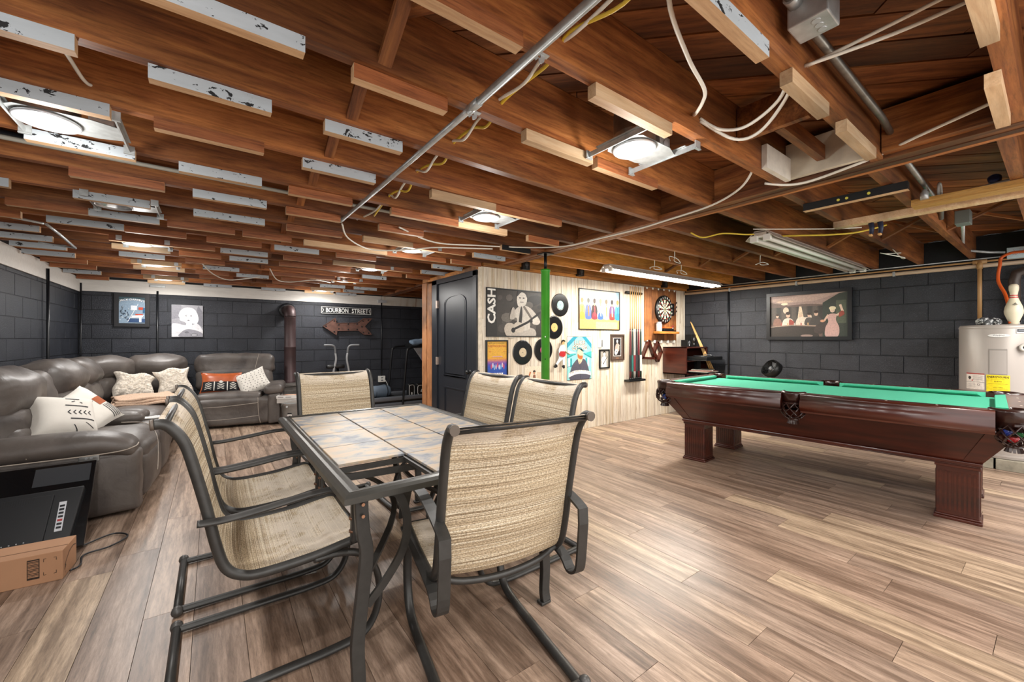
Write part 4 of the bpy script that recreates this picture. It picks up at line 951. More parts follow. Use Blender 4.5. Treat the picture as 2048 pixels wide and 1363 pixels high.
sw.children[0].location = (0, 0, 0)
# footrest curve stitching
for yy in (4.10,): wb_(MB().tube(smooth([(-.62, 4.72, .515), (-.46, 4.66, .50), (-.375, 4.45, .44), (-.35, 4.3, .33), (-.345, 4.2, .2)]), .003, 5), 'stitching', M_stitch, sofa)
# console between the seats
cush('console', (-.76, 5.04, .25), (.82, .46, .44), .05, (.02, 0, .01), seed=21)
cush('console_back', (-1.24, 5.04, .66), (.28, .45, .56), .1, (.05, 0, .02), Ry(-.12), seed=22, a=.012)
cush('console_armrest', (-.80, 4.89, .52), (.62, .17, .10), .05, (0, 0, .015), seed=23)
cush('console_armrest', (-.78, 5.19, .51), (.60, .15, .09), .045, (0, 0, .012), seed=24)
ct = wb_(MB().bb((-.66, 4.985, .470), (-.40, 5.105, .478)), 'console_tray', plain('#77736e', .25, .4), sofa)
# corner wedge
cush('corner_base', (-.78, 6.70, .22), (.95, 1.10, .38), .09, (.03, 0, 0), seed=30)
wb_(MB().rbox((-.56, 6.62, .40), (.80, .92, .17), .08, 12, (0, 0, .03), RZ(0), wrk(31)), 'seat_cushion', M_lea, sofa)
for i, (cx_, cy_, a_) in enumerate(((-1.20, 6.45, 0.0), (-1.10, 7.12, -.75), (-.62, 7.50, -PI/2+.0))):
    R_ = RZ(a_) @ Ry(-.14)
    cush('backrest', (cx_, cy_, .60), (.28, .66, .34), .10, (.05, 0, .02), R_, seed=33+i, a=.012)
    cush('headrest', (cx_-.03*math.cos(a_), cy_-.03*math.sin(a_), .83), (.32, .66, .30), .12, (.06, 0, .03), RZ(a_) @ Ry(-.08), seed=36+i, a=.014)
# back run
A8 = math.radians(-9)
def bk(lx, ly, lz): # local frame of the right unit
    c_, s_ = math.cos(A8), math.sin(A8); return (-.05+lx*c_-ly*s_, 6.78+lx*s_+ly*c_, lz)
cush('seat_front', bk(.30, .16, .215), (.90, .32, .37), .06, (0, -.03, 0), RZ(A8), seed=40)
cush('seat_cushion', bk(.22, .36, .39), (.78, .62, .15), .06, (0, -.01, .03), RZ(A8), seed=41)
cush('backrest', bk(.22, .80, .60), (.98, .28, .34), .10, (0, -.04, .02), RZ(A8) @ Rx(-.16), seed=42, a=.012)
cush('headrest', bk(.22, .84, .82), (1.02, .30, .32), .11, (0, -.05, .02), RZ(A8) @ Rx(-.08), seed=43, a=.012)
cush('armrest', bk(.76, .38, .50), (.24, .84, .12), .055, (.01, -.01, .02), RZ(A8), seed=44)
cush('side_panel', bk(.77, .40, .235), (.16, .84, .42), .03, (.01, 0, 0), RZ(A8), seed=45)
wb_(MB().tube(smooth([bk(.60, -.012, .04), bk(.575, -.018, .2), bk(.57, -.01, .40)]), .003, 5).tube(smooth([bk(-.15, -.02, .30), bk(.2, -.03, .305), bk(.57, -.02, .33)]), .003, 5).tube(smooth([bk(-.15, -.025, .13), bk(.2, -.03, .13), bk(.58, -.018, .15)]), .003, 5).tube(smooth([bk(.53, .66, .99), bk(.50, .64, .86), bk(.47, .62, .70)]), .003, 5), 'stitching', M_stitch, sofa)
cush('base_skirt', (-.70, 5.3, .05), (.5, 2.6, .07), .02, seed=50, m=M_bplast)

# ---------------- pillows and throw ----------------
def pillow(name, label, c, d, R, mat, seed=0, amp=0, decor=None, group=None):
    t = thing(name, label, 'cushion', c, 0, group); w, h, th = d
    def fn(u, v, s_):
        x, y = 2*u-1, 2*v-1; e = max(0, (1-x**4)*(1-y**4))**.55
        px_, py_ = x*w/2*(1-.10*(1-y*y)*abs(x)), y*h/2*(1-.10*(1-x*x)*abs(y))
        z = s_*th/2*e
        if amp: px_ *= 1+.09*math.sin(4*y+seed); py_ += .05*h*math.sin(5*x+seed*2)-.06*h*abs(x)**3
        if amp: z += s_*amp*(math.sin(x*27+seed+2*math.sin(y*9))*math.sin(y*23+seed*3+2*math.sin(x*11)))*e; 
        return Vector((px_, py_, z))
    n = 40 if amp else 16; mb = MB()
    mb.grid(n, n, lambda u, v: R @ fn(u, v, 1)); mb.grid(n, n, lambda u, v: R @ fn(v, u, -1)); mb.build('cover', mat, t)
    def on(x, y, k=.002):   # point of the front surface for prints
        p = fn((x+1)/2, (y+1)/2, 1); return R @ (p+Vector((0, 0, k)))
    return t, on
def strokes(t, on, col, lines, wd, name='print'):
    mb = MB()
    if wd > .12:
        n_ = math.ceil(wd/.07); nl = []
        for ln in lines:
            (x0, y0), (x1, y1) = ln[0], ln[-1]; l_ = math.hypot(x1-x0, y1-y0)
            for k in range(n_):
                o_ = (-.5+(k+.5)/n_)*wd; nl.append([(x0-(y1-y0)/l_*o_, y0+(x1-x0)/l_*o_), (x1-(y1-y0)/l_*o_, y1+(x1-x0)/l_*o_)])
        lines, wd = nl, wd/n_*1.15
    for ln in lines:
        pts = []
        for (x0, y0), (x1, y1) in zip(ln, ln[1:]):
            m_ = max(2, int(math.hypot(x1-x0, y1-y0)/.08)); pts += [(x0+(x1-x0)*k/m_, y0+(y1-y0)*k/m_) for k in range(m_)]
        pts.append(ln[-1])
        for (x0, y0), (x1, y1) in zip(pts, pts[1:]):
            l_ = math.hypot(x1-x0, y1-y0) or 1; nx, ny = -(y1-y0)/l_*wd/2, (x1-x0)/l_*wd/2
            ex, ey = (x1-x0)*.06, (y1-y0)*.06
            mb.add([on(x0-nx-ex, y0-ny-ey), on(x1-nx+ex, y1-ny+ey), on(x1+nx+ex, y1+ny+ey), on(x0+nx-ex, y0+ny-ey)], [(0, 1, 2, 3)])
    mb.build(name, plain(col, .8, name='print_ink'), t)
M_cot = plain('#ded9d0', .9, name='white_cotton', noise=.04, nscale=12, bmp=.3); M_fur = plain('#e2d8ca', .95, name='cream_fur', noise=.16, nscale=60, bmp=.9)
def face(yaw, tilt, roll=0):   # local +z of the pillow looks towards yaw (0 = +x), leaning back by tilt
    return Matrix.Rotation(yaw, 3, 'Z') @ Matrix.Rotation(PI/2-tilt, 3, 'Y') @ Matrix.Rotation(PI/2+roll, 3, 'Z')
t, on = pillow('throw_pillow', 'white pillow with black tribal lines, closest to the near armrest', (-.88, 4.34, .635), (.37, .37, .20), face(-.9, .75, -.25), M_cot, 1)
strokes(t, on, '#232327', [[(-.05, .66), (.35, .62)], [(-.1, .25), (.6, .2)], [(0, -.42), (.75, -.45)]], .05)
strokes(t, on, '#232327', [[(.02+.16*k, .0), (-.06+.16*k, -.10), (.02+.16*k, -.2)] for k in range(5)]+[[(.1, .45), (.2, .5)], [(.35, .45), (.42, .38)]], .035)
strokes(t, on, '#232327', [[(.45, -.6), (.7, -.8)], [(.1, -.7), (.25, -.95)]], .03)
t, on = pillow('throw_pillow', 'white pillow with rust leather square and black stripes behind the lined one', (-.82, 4.62, .64), (.38, .38, .15), face(-.75, .70, .45), M_cot, 2)
strokes(t, on, '#a1532c', [[(.60, -.15), (.60, .22)]], .55, 'leather_patch')
strokes(t, on, '#3a3a3e', [[(.42+.10*k, -.22), (.42+.10*k, -.92)] for k in range(5)], .035)
pillow('fur_pillow', 'cream ridged fur pillow leaning left in the sofa corner', (-.80, 6.98, .63), (.40, .34, .20), face(-1.15, .45, -.2), M_fur, 3, .022)
pillow('fur_pillow', 'cream curly fur pillow standing upright right of the ridged one', (-.42, 7.10, .65), (.36, .38, .19), face(-1.40, .40, .12), M_fur, 4, .022)
t, on = pillow('lumbar_pillow', 'rust leather and black patterned lumbar pillow on the right seat', (.10, 7.05, .60), (.48, .30, .14), face(-1.62, .35, -.04), plain('#b3592f', .32, name='rust_leather', noise=.12, nscale=14, bmp=.4), 5)
strokes(t, on, '#16171b', [[(-.93, -.46), (.93, -.46)]], .92, 'black_panel')
def on2(x, y, k=.004): return on(x, y, k)
strokes(t, on2, '#e7e3da', [[(cx_-.16, cy_-.13), (cx_, cy_), (cx_+.16, cy_-.13)] for cx_ in (-.62, 0, .62) for cy_ in (-.10, -.27, -.44, -.61)]+[[(x_, 0), (x_, -.88)] for x_ in (-.32, .32)], .05)
strokes(t, on2, '#e7e3da', [[(-.1, -.02), (.1, -.02)], [(-.05, .04), (.05, .04)]], .09)
t, on = pillow('throw_pillow', 'white pillow with small black dots beside the right armrest', (.47, 6.98, .60), (.40, .36, .14), face(-1.75, .50, .42), M_cot, 6)
rr = random.Random(3)
strokes(t, on, '#2b2b2f', [[(x_, y_), (x_+.05, y_)] for x_, y_ in [(-.75+.25*i+rr.uniform(-.05, .05)+.08*(j % 2), -.8+.2*j) for i in range(7) for j in range(9)] if abs(x_) < .85], .05)
bl = thing('throw_blanket', 'folded beige knitted throw blanket lying on the corner seat', 'blanket', (-.55, 6.08, .49))
M_knit = plain('#c9ab93', .95, name='beige_knit', noise=.2, nscale=90, bmp=.8)
for k in range(3):
    MB().rbox((.0, .0, .022+.026*k), (.56-.03*k, .50-.02*k, .03), .014, 14, (0, 0, .006), RZ(.15+.05*k), wrk(60+k, .010)).build('fold', M_knit, bl)
bl.location = (-.60, 6.10, .50)
cp = thing('remote_sleeve', 'black and white patterned cloth on the sofa console tray', 'cloth', (-.50, 5.05, .479))
MB().rbox((0, 0, .008), (.22, .13, .014), .006, 8, (0, 0, .003), RZ(.2), wrk(3, .004)).build('cloth', chipped('black_white_cloth', '#dcdad6', '#1d1d20', .52), cp)

# ---------------- television lying back against the sofa, box in front ----------------
tv = thing('television', 'flat television seen from its black back, leaning on the sofa side', 'television', (-1.06, 3.36, .02)); tv.rotation_euler = (math.radians(-44), 0, math.radians(1.5))
MB().bb((-.46, -.012, 0), (.46, .012, .56)).build('bezel', plain('#0c0d0f', .18, coat=.5, name='gloss_black'), tv, bev=.004)
M_tvb = plain('#131417', .45, name='tv_back', noise=.1, nscale=80)
MB().prism([(-.40, .03), (.40, .03), (.43, .37), (-.43, .37)], .03, Matrix(((1, 0, 0, 0), (0, 0, -1, -.012), (0, 1, 0, 0), (0, 0, 0, 1)))).build('rear_housing', M_tvb, tv, bev=.008)
MB().prism([(-.34, .05), (.30, .05), (.31, .33), (-.35, .33)], .018, Matrix(((1, 0, 0, 0), (0, 0, -1, -.042), (0, 1, 0, 0), (0, 0, 0, 1)))).build('rear_cover', M_tvb, tv, bev=.004)
MB().bb((.20, -.0135, .42), (.44, -.012, .54)).build('gloss_panel', plain('#3b3d40', .12, coat=.5), tv)
vent = MB()
for i in range(60): vent.bb((-.33+.0095*i, -.0415, .29), (-.3275+.0095*i, -.0425-.018, .325))
o = vent.build('vent_slots', plain('#07080a', .6), tv)
cn = MB().bb((.335, -.046, .10), (.365, -.041, .28)).build('port_panel', plain('#c9cbd0', .4), tv)
for k in range(7): MB().bb((.340, -.048, .115+.022*k), (.360, -.0455, .127+.022*k)).build('port', M_blkc if k != 2 else plain('#a02c2c', .4), cn)
cn = MB().bb((-.05, -.048, .035), (.24, -.043, .045)).build('port_strip', plain('#aeb4ba', .4), tv)
for k in range(6): MB().lathe([(.003, 0), (.003, .003)], 8, (.10+.026*k, -.0605, .062), Rx(PI/2)).build('screw', M_ring, tv)
for q in ((-.2, .12), (-.17, .24)): MB().tube(smooth([(q[0], -.062, q[1]), (q[0]+.04, -.066, q[1]+.01), (q[0]+.06, -.062, q[1]+.05)]), .006, 6).build('bracket_hook', M_blkc, tv)
M_card = plain('#b08463', .75, name='cardboard', noise=.04, nscale=6)
cb_ = thing('cardboard_box', 'long brown cardboard box on the floor in front of the television', 'box', (-1.0, 3.14, 0), math.radians(-4))
MB().bb((-.40, -.095, 0), (.395, .095, .148)).build('box', M_card, cb_, bev=.003)
MB().bb((-.40, -.03, .148), (.395, -.024, .1492)).build('flap_seam', plain('#7e5c43', .8), cb_)
a = Art(.78, .148)
a.rect('#33271e', .855, .2, .91, .86)
for k in range(12): a.rect('#b08463', .859, .27+.048*k, .906, .27+.048*k+(.02 if k % 3 else .03))
for (x_, y_, dx, dy) in ((.928, .82, 1, -1), (.985, .82, -1, -1), (.928, .28, 1, 1), (.985, .28, -1, 1)):
    a.line('#33271e', [(x_+dx*.012, y_), (x_, y_), (x_, y_+dy*.1)], .002)
a.build('printed_marks', cb_, Matrix.Translation((-.005, -.0955, .074)) @ Matrix.Rotation(PI/2, 4, 'X'))
a = Art(.18, .148); a.line('#33271e', [(.1, .25), (.2, .5), (.45, .72), (.75, .78), (.95, .72)], .004); a.line('#33271e', [(.15, .12), (.2, .18)], .003); a.line('#33271e', [(.12, .30), (.2, .36), (.1, .45)], .003)
a.build('printed_marks', cb_, Matrix.Translation((.3955, 0, .074)) @ Matrix.Rotation(PI/2, 4, 'Z') @ Matrix.Rotation(PI/2, 4, 'X'))
tag(MB().tube(smooth([(-.62, 3.40, .01), (-.50, 3.50, .012), (-.42, 3.42, .01), (-.48, 3.30, .012), (-.58, 3.26, .01), (-.57, 3.12, .012), (-.60, 3.08, .01)]), .005, 6).build('power_cord', M_blkc), 'black power cord looping on the floor beside the cardboard box', 'cord')

# ---------------- wood stove, bucket, boxes ----------------
M_iron = plain('#5a5550', .5, .3, 'cast_iron', noise=.3, nscale=12)
st = thing('wood_stove', 'small grey cast iron stove under the rusty flue pipe', 'stove', (1.02, 7.50, 0))
MB().bb((-.15, -.17, .14), (.15, .17, .46)).build('firebox', M_iron, st, bev=.012)
MB().bb((-.185, -.20, .46), (.185, .20, .475)).bb((-.165, -.18, .475), (.165, .18, .49)).build('top_plate', M_iron, st, bev=.004)
MB().bb((-.11, -.185, .2), (.11, -.168, .40)).build('door', M_iron, st, bev=.006)
MB().tube([(.09, -.2, .27), (.09, -.2, .34)], .008).build('handle', M_steel, st)
for sx in (-1, 1):
    for sy in (-1, 1): MB().box((sx*.12, sy*.14, .07), (.03, .03, .14), taper=(.7, .7)).build('leg', M_iron, st)
M_rust = plain('#463535', .5, .3, 'rusty_flue', noise=.25, nscale=5)
fp = thing('flue_pipe', 'fat rusty brown stove pipe rising and elbowing into the back wall', 'pipe', (1.05, 7.72, .49))
MB().lathe([(.10, .0), (.10, .04), (.088, .05), (.088, .58), (.091, .585), (.091, .60), (.086, .605), (.086, 1.08), (.089, 1.085), (.089, 1.1)], 24, cap=False).build('pipe', M_rust, fp)
MB().tube([(0, .12-.12*math.cos(a), 1.1+.12*math.sin(a)) for a in [PI/2*k/6 for k in range(7)]]+[(0, .32, 1.22)], .0875, 24, cap=False).build('elbow', M_rust, fp)
MB().lathe([(.09, 0), (.125, .004), (.13, -.012), (.115, -.02), (.09, -.012)], 28, (0, .30, 1.22), Rx(PI/2)).build('wall_collar', M_blkc, fp)
bk_ = thing('metal_bucket', 'dented galvanised bucket in front of the stove', 'bucket', (.93, 6.60, 0))
MB().lathe([(.112, .0), (.118, .02), (.145, .27), (.150, .272), (.152, .30), (.156, .305), (.152, .312), (.146, .305), (.138, .28), (.112, .02), (0, .015)], 28).build('body', plain('#9da0a0', .42, .5, 'dull_galvanised', noise=.2, nscale=9), bk_)
MB().tube([(.15*math.cos(a), .15*math.sin(a)-.02, .26-.10*math.sin(a*1.0)) for a in [PI*k/10+PI for k in range(11)]], .003, 5).build('handle', M_steel, bk_)
for s_ in (-1, 1): MB().lathe([(.014, 0), (.014, .006)], 10, (s_*.09, -.125, .265), Rx(PI/2)).build('ear', M_steel, bk_)
a = Art(.055, .085); a.rect('#e9e6e0', 0, 0, 1, 1).rect('#1f1f20', 0, .78, 1, 1); a.ell('#1f1f20', .5, .4, .28, .2); a.line('#1f1f20', [(.2, .15), (.8, .65)], .006); a.line('#1f1f20', [(.2, .65), (.8, .15)], .006)
a.build('label', bk_, Matrix.Translation((-.055, -.1245, .13)) @ Matrix.Rotation(-.42, 4, 'Z') @ Matrix.Rotation(PI/2, 4, 'X'))
sb_ = thing('shoe_box', 'pale box with white lid balanced on the metal bucket', 'box', (.895, 6.58, .312), math.radians(-30))
MB().bb((-.14, -.09, 0), (.14, .09, .075)).build('box', plain('#b5b0aa', .6), sb_)
MB().bb((-.145, -.095, .065), (.145, .095, .105)).build('lid', plain('#e2dfda', .5), sb_)
a = Art(.28, .18); a.rect('#5a4638', .05, .1, .95, .95).rect('#d9a083', .25, .25, .8, .85).rect('#e8c9a6', .4, .35, .7, .7); a.build('lid_print', sb_, Matrix.Translation((0, 0, .1055)))
a = Art(.28, .035); a.rect('#9b9794', .05, .3, .32, .7).rect('#8c8885', .42, .35, .7, .6); a.build('side_print', sb_, Matrix.Translation((0, -.0955, .085)) @ Matrix.Rotation(PI/2, 4, 'X'))
lg_ = thing('firewood_log', 'split firewood log leaning beside the bucket', 'log', (1.17, 6.78, 0))
MB().box((0, 0, .14), (.09, .09, .28), Rx(.12), taper=(1, .9)).build('log', wood('bark', ['#3a2a1f', '#6d5340', '#8d6f55'], (9, 9, 1.5), .8, .1), lg_)
# ---------------- exercise machines ----------------
ex = thing('elliptical_trainer', 'exercise machine with two bent grey handle arms against the back wall', 'exercise machine', (1.80, 7.45, 0))
M_gry = plain('#a7a9ab', .4, .2, 'grey_tube')
for s_ in (-1, 1):
    a = MB().tube(smooth([(s_*.10, .05, .25), (s_*.13, .0, .60), (s_*.09, -.02, .85), (s_*.10, -.02, .97)]), .018, 10).build('swing_arm', M_gry, ex)
    MB().tube(smooth([(s_*.10, -.02, .97), (s_*.11, -.03, 1.06), (s_*.14, -.04, 1.10), (s_*.20, -.05, 1.11), (s_*.29, -.06, 1.11)], 4), .017, 10).build('grip', plain('#77797b', .5), a)
MB().tube([(0, 0, .1), (-.05, .05, .72)], .022, 10).build('post', M_blackm, ex)
MB().rbox((-.09, .02, .74), (.30, .10, .07), .03, 6).build('seat', M_bplast, ex)
MB().lathe([(.22, -.03), (.24, 0), (.22, .03)], 24, (0, .1, .27), Ry(PI/2)).build('flywheel', M_blackm, ex)
for y_ in (-.3, .4): MB().tube([(-.25, y_, .03), (.25, y_, .03)], .025, 10).build('foot_bar', M_blackm, ex)
MB().tube([(0, -.3, .03), (0, .4, .03)], .022, 8).build('base_rail', M_blackm, ex)
tm = thing('treadmill', 'black and grey treadmill behind the wooden door post', 'treadmill', (3.0, 7.15, 0))
M_tg = plain('#5b5e63', .4, .2, 'treadmill_grey')
MB().bb((-.92, -.33, .10), (.95, .33, .17)).build('deck', M_bplast, tm, bev=.01)
MB().bb((-.90, -.25, .17), (.70, .25, .176)).build('belt', plain('#1c1d1f', .7), tm)
for s_ in (-1, 1):
    MB().rbox((0.02, s_*.33, .195), (1.86, .09, .07), .02, 8).build('side_rail', M_tg, tm); MB().rbox((0.02, s_*.34, .09), (1.86, .06, .08), .02, 8).build('side_skirt', M_tg, tm)
    MB().tube(smooth([(-.36, s_*.37, .03), (-.32, s_*.37, .5), (-.275, s_*.37, .98), (-.235, s_*.37, 1.05), (-.13, s_*.37, 1.075), (.45, s_*.37, 1.09)], 5), .019, 8).build('handrail', M_blackm, tm)
MB().add([(-.12, -.30, 1.06), (.02, -.30, 1.08), (.42, -.30, .46), (.30, -.30, .46), (-.12, -.27, 1.06), (.02, -.27, 1.08), (.42, -.27, .46), (.30, -.27, .46)], [(0, 3, 2, 1), (4, 5, 6, 7), (0, 1, 5, 4), (1, 2, 6, 5), (2, 3, 7, 6), (3, 0, 4, 7)]).build('upright_cover', plain('#8f9092', .4), tm)
MB().rbox((.72, 0, .26), (.42, .52, .18), .06, 8).build('motor_hood', M_bplast, tm)
MB().bb((-.05, -.30, 1.06), (.35, .30, 1.12)).build('console', M_bplast, tm, bev=.01)
MB().tube(smooth([(.01, -.38, 1.08), (-.01, -.39, .9), (.01, -.39, .78), (.05, -.39, .82), (.02, -.38, 1.05)]), .004, 5).build('safety_cord', plain('#7c1f2c', .5), tm)
cl = thing('clothes_pile', 'crumpled blue grey clothes heaped on the treadmill console', 'clothes', (3.12, 7.0, 1.12))
for i, c_ in enumerate(('#6d7f92', '#8e99a5', '#a5453c', '#4a5664')):
    MB().rbox((-.16+.13*i, -.08+.03*(i % 2), .035+.012*i), (.24, .22, .06+.012*i), .03, 10, (0, 0, .02), RZ(i*.9), wrk(i*3+1, .02)).build('garment', plain(c_, .85), cl)
bp = thing('duffel_bag', 'grey blue rolled duffel bag on the treadmill belt end', 'bag', (2.42, 7.28, .178))
MB().rbox((0, 0, .10), (.40, .24, .20), .095, 12, (0, .0, .01), RZ(.2), wrk(5, .01)).build('bag', plain('#5f6c7a', .7), bp)
for x_ in (-.1, .1): MB().tube([(x_+.0, .125*math.cos(a), .10+.106*math.sin(a)) for a in [2*PI*k/16 for k in range(17)]], 1, 4, flat=(.012, .003), up=(1, 0, 0)).build('strap', M_blkc, bp)
for i, (x_, lab) in enumerate(((2.86, 'narrow black case with white outline standing on the treadmill'), (3.06, 'square black case with white outline and triangle symbol on the treadmill'))):
    cs = thing('black_case', lab, 'case', (x_, 6.95, .178)); w_ = .10 if i == 0 else .19
    MB().rbox((0, 0, .12), (w_+.02, .10, .24), .02, 8).build('case', M_bplast, cs)
    h_ = .20 if i == 0 else .17
    P = [(w_/2*math.copysign(abs(math.cos(a))**.4, math.cos(a)), h_/2*math.copysign(abs(math.sin(a))**.4, math.sin(a))) for a in [2*PI*k/28 for k in range(29)]]
    MB().tube([(x*.92, -.052, .12+z) for x, z in P], .0035, 5, up=(0, 1, 0)).build('outline', M_white, cs)
    if i: MB().tube([(-.028, -.053, .09), (.028, -.053, .09), (0, -.053, .145), (-.028, -.053, .09)], .004, 5, up=(0, 1, 0)).build('triangle_mark', M_white, cs)
    else: MB().bb((-.012, -.054, .05), (.012, -.05, .09)).build('square_mark', M_white, cs)
# ---------------- dark door and pine post ----------------
M_door = plain('#22262d', .33, name='dark_door_paint', noise=.06, nscale=6)
d1 = MB().bb((XD-.012, 3.985, .012), (XD+.022, 4.905, 1.93)).build('door_1', M_door, bev=.002); d1['kind'] = 'structure'
def strip(nm, a, b_, m=M_door, p=d1, bev=.003): return MB().bb(a, b_).build(nm, m, p, bev=bev)
for y0, y1 in ((3.905, 3.985), (4.905, 5.045)): strip('casing', (XD-.035, y0, 0), (XD+.0, y1, 1.99))
strip('casing', (XD-.035, 3.905, 1.932), (XD+.0, 5.045, 1.995)); 
def moulding(pts, nm='panel_moulding'):
    P = [Vector((XD-.014, y, z)) for y, z in pts]; P.append(P[0]); P.append(P[1])
    MB().tube(P, 1, 4, flat=(.010, .006), up=(1, 0, 0), cap=False).build(nm, M_door, d1)
    P2 = [Vector((XD-.0135, (y-4.45)*.90+4.45, (z-sum(q[1] for q in pts)/len(pts))*.965+sum(q[1] for q in pts)/len(pts))) for y, z in pts]; P2.append(P2[0]); P2.append(P2[1])
    MB().tube(P2, 1, 4, flat=(.006, .004), up=(1, 0, 0), cap=False).build(nm, M_door, d1)
ar = [(4.45+.275*math.cos(a), 1.66+.10*math.sin(a)) for a in [PI*k/10 for k in range(11)]]
moulding([(4.725, .75)]+[(y, z) for y, z in ar]+[(4.175, .75)]) if False else moulding([(4.175, .755), (4.725, .755)]+[(y, z) for y, z in ar])
moulding([(4.19, .14), (4.71, .14), (4.71, .61), (4.19, .61)])
kb = MB().lathe([(.0, .055), (.022, .05), (.028, .035), (.02, .022), (.010, .018), (.010, .006), (.026, .004), (.028, 0)], 18, (XD-.012, 4.075, .835), Ry(-PI/2), cap=False).build('door_knob', M_bplast, d1)
for z in (1.67, .93, .2): MB().bb((XD-.038, 4.885, z-.05), (XD-.012, 4.925, z+.05)).build('hinge', plain('#b9a79a', .4, .6, noise=.2), d1, bev=.002)
ps = MB().bb((XD-.02, 5.085, 0), (XD+.03, 5.23, 1.97)).build('trim_6', M_post, bev=.003); ps['kind'] = 'structure'
ps = MB().bb((XD-.03, 5.235, 0), (XD+.06, 5.375, 1.99)).build('trim_7', M_post, bev=.003); ps['kind'] = 'structure'
ps = MB().bb((XD-.02, 3.9, 1.998), (XD+.02, 5.38, 2.045)).build('trim_8', M_lit); ps['kind'] = 'structure'

# ---------------- things on the panelled wall ----------------
YP = YW+.002      # just proud of the boards
WA, PB = YP, 0
def speaker(x, z, w, h, label, d=.06):
    t = thing('wall_speaker', label, 'speaker', (x, YP-.05-d/2, z))
    MB().bb((-w/2, -d/2, 0), (w/2, d/2, h)).build('cabinet', M_bplast, t, bev=.004)
    for zc, r_ in ((h*.60, w*.26), (h*.22, w*.12)): MB().lathe([(r_, 0), (r_*.9, .004), (r_*.6, -.002), (r_*.25, .001), (0, .006)], 18, (0, -d/2-.001, zc), Rx(PI/2)).build('driver', plain('#55575a', .35, .3), t)
    return t
speaker(2.985, 2.035, .10, .10, 'small black satellite speaker above the guitarist poster')
speaker(3.905, 2.045, .10, .10, 'small black satellite speaker above the square group poster')
speaker(5.81, 2.035, .10, .10, 'small black satellite speaker above the dartboard')
# guitarist poster
def poster(name, label, cat, x0, x1, z0, z1, art, fr=None, y=None, fw=.012, d=.014):
    y = YP if y is None else y; cx, cz, w, h = (x0+x1)/2, (z0+z1)/2, x1-x0, z1-z0
    t = thing(name, label, cat, (cx, y, cz))
    MB().bb((-w/2, -.004, -h/2), (w/2, 0, h/2)).build('backing', plain('#2a2724', .6), t)
    if fr: frame_mb(w, h, fw, d, on_y(0, 0, 0)).build('frame', fr, t)
    art.build('print', t, on_y(0, 0, -.0045)); return t
def man(a, cx, cy, s_, shirt, hair='#1d1a18', skin='#cfc4b8', dark='#2a2624'):
    """bust of a standing man, generic"""
    a.poly(shirt, [(cx-.20*s_, cy-.50*s_), (cx-.22*s_, cy-.10*s_), (cx-.10*s_, cy+.10*s_), (cx, cy+.13*s_), (cx+.12*s_, cy+.10*s_), (cx+.24*s_, cy-.06*s_), (cx+.22*s_, cy-.50*s_)])
    a.poly(skin, [(cx-.04*s_, cy+.06*s_), (cx+.05*s_, cy+.06*s_), (cx+.05*s_, cy+.2*s_), (cx-.04*s_, cy+.2*s_)])
    a.ell(skin, cx, cy+.30*s_, .085*s_, .14*s_); a.ell(hair, cx+.01*s_, cy+.40*s_, .095*s_, .07*s_, n=12)
    a.ell(dark, cx-.03*s_, cy+.31*s_, .018*s_, .012*s_, n=6); a.ell(dark, cx+.03*s_, cy+.31*s_, .018*s_, .012*s_, n=6); a.rect(dark, cx-.03*s_, cy+.22*s_, cx+.02*s_, cy+.235*s_)
FW_, FH_ = .865, .56
a = Art(FW_, FH_); a.rect('#3a3430', 0, 0, 1, 1)
rr = random.Random(5)
for k in range(26): s_ = rr.uniform(.03, .11); x, y = rr.uniform(.18+s_, 1-s_), rr.uniform(.02+1.6*s_, .98-1.6*s_); a.ell(rr.choice(['#2b2725', '#4a4440', '#5c554f', '#1f1c1b', '#6b645d']), x, y, s_, s_*rr.uniform(.6, 1.6), rr.random()*3, 9)
a.rect('#2a2624', 0, 0, .17, 1)
a.text('#efece6', 'CASH', .085, .63, .72, .13, rot=PI/2, bold=.03)
a.org('#b9b0a6', [(.50, .0), (.52, .20), (.80, .18), (.82, .0)]); a.org('#cdc5bb', [(.40, .38), (.46, .55), (.56, .66), (.68, .66), (.80, .56), (.92, .34), (.84, .26), (.74, .40), (.72, .16), (.52, .16), (.50, .40)])
a.org('#ddd6cc', [(.52, .66), (.50, .80), (.53, .94), (.60, .98), (.67, .93), (.68, .80), (.65, .68), (.58, .64)]); a.org('#2a2624', [(.51, .86), (.52, .96), (.60, 1.0), (.68, .95), (.68, .84), (.65, .92), (.58, .95)])
a.ell('#2c2725', .555, .83, .018, .014, n=7); a.ell('#2c2725', .62, .83, .018, .014, n=7); a.rect('#4a413c', .555, .735, .62, .75)
a.org('#2e2926', [(.58, .66), (.60, .50), (.57, .20), (.53, .22), (.55, .5)]); a.line('#6e655d', [(.62, .66), (.78, .36)], .03)
a.ell('#bdb2a5', .40, .13, .11, .17, .2, 16); a.ell('#c9beb0', .54, .20, .09, .12, .3, 14); a.ell('#1c1918', .44, .14, .035, .055, 0, 12); a.line('#1a1716', [(.45, .16), (.70, .32), (.93, .55)], .028); a.ell('#cfc6bb', .83, .32, .06, .05, .6, 10)
for k in range(4): a.line('#e0d8cd', [(.78, .30+.025*k), (.86, .36+.025*k)], .009)
a.org('#b6ada3', [(.38, .38), (.42, .60), (.46, .60), (.47, .40)])
poster('framed_poster', 'framed black and white poster of a guitarist with big CASH lettering', 'poster', 2.482, 3.345, 1.243, 1.803, a, M_bplast)
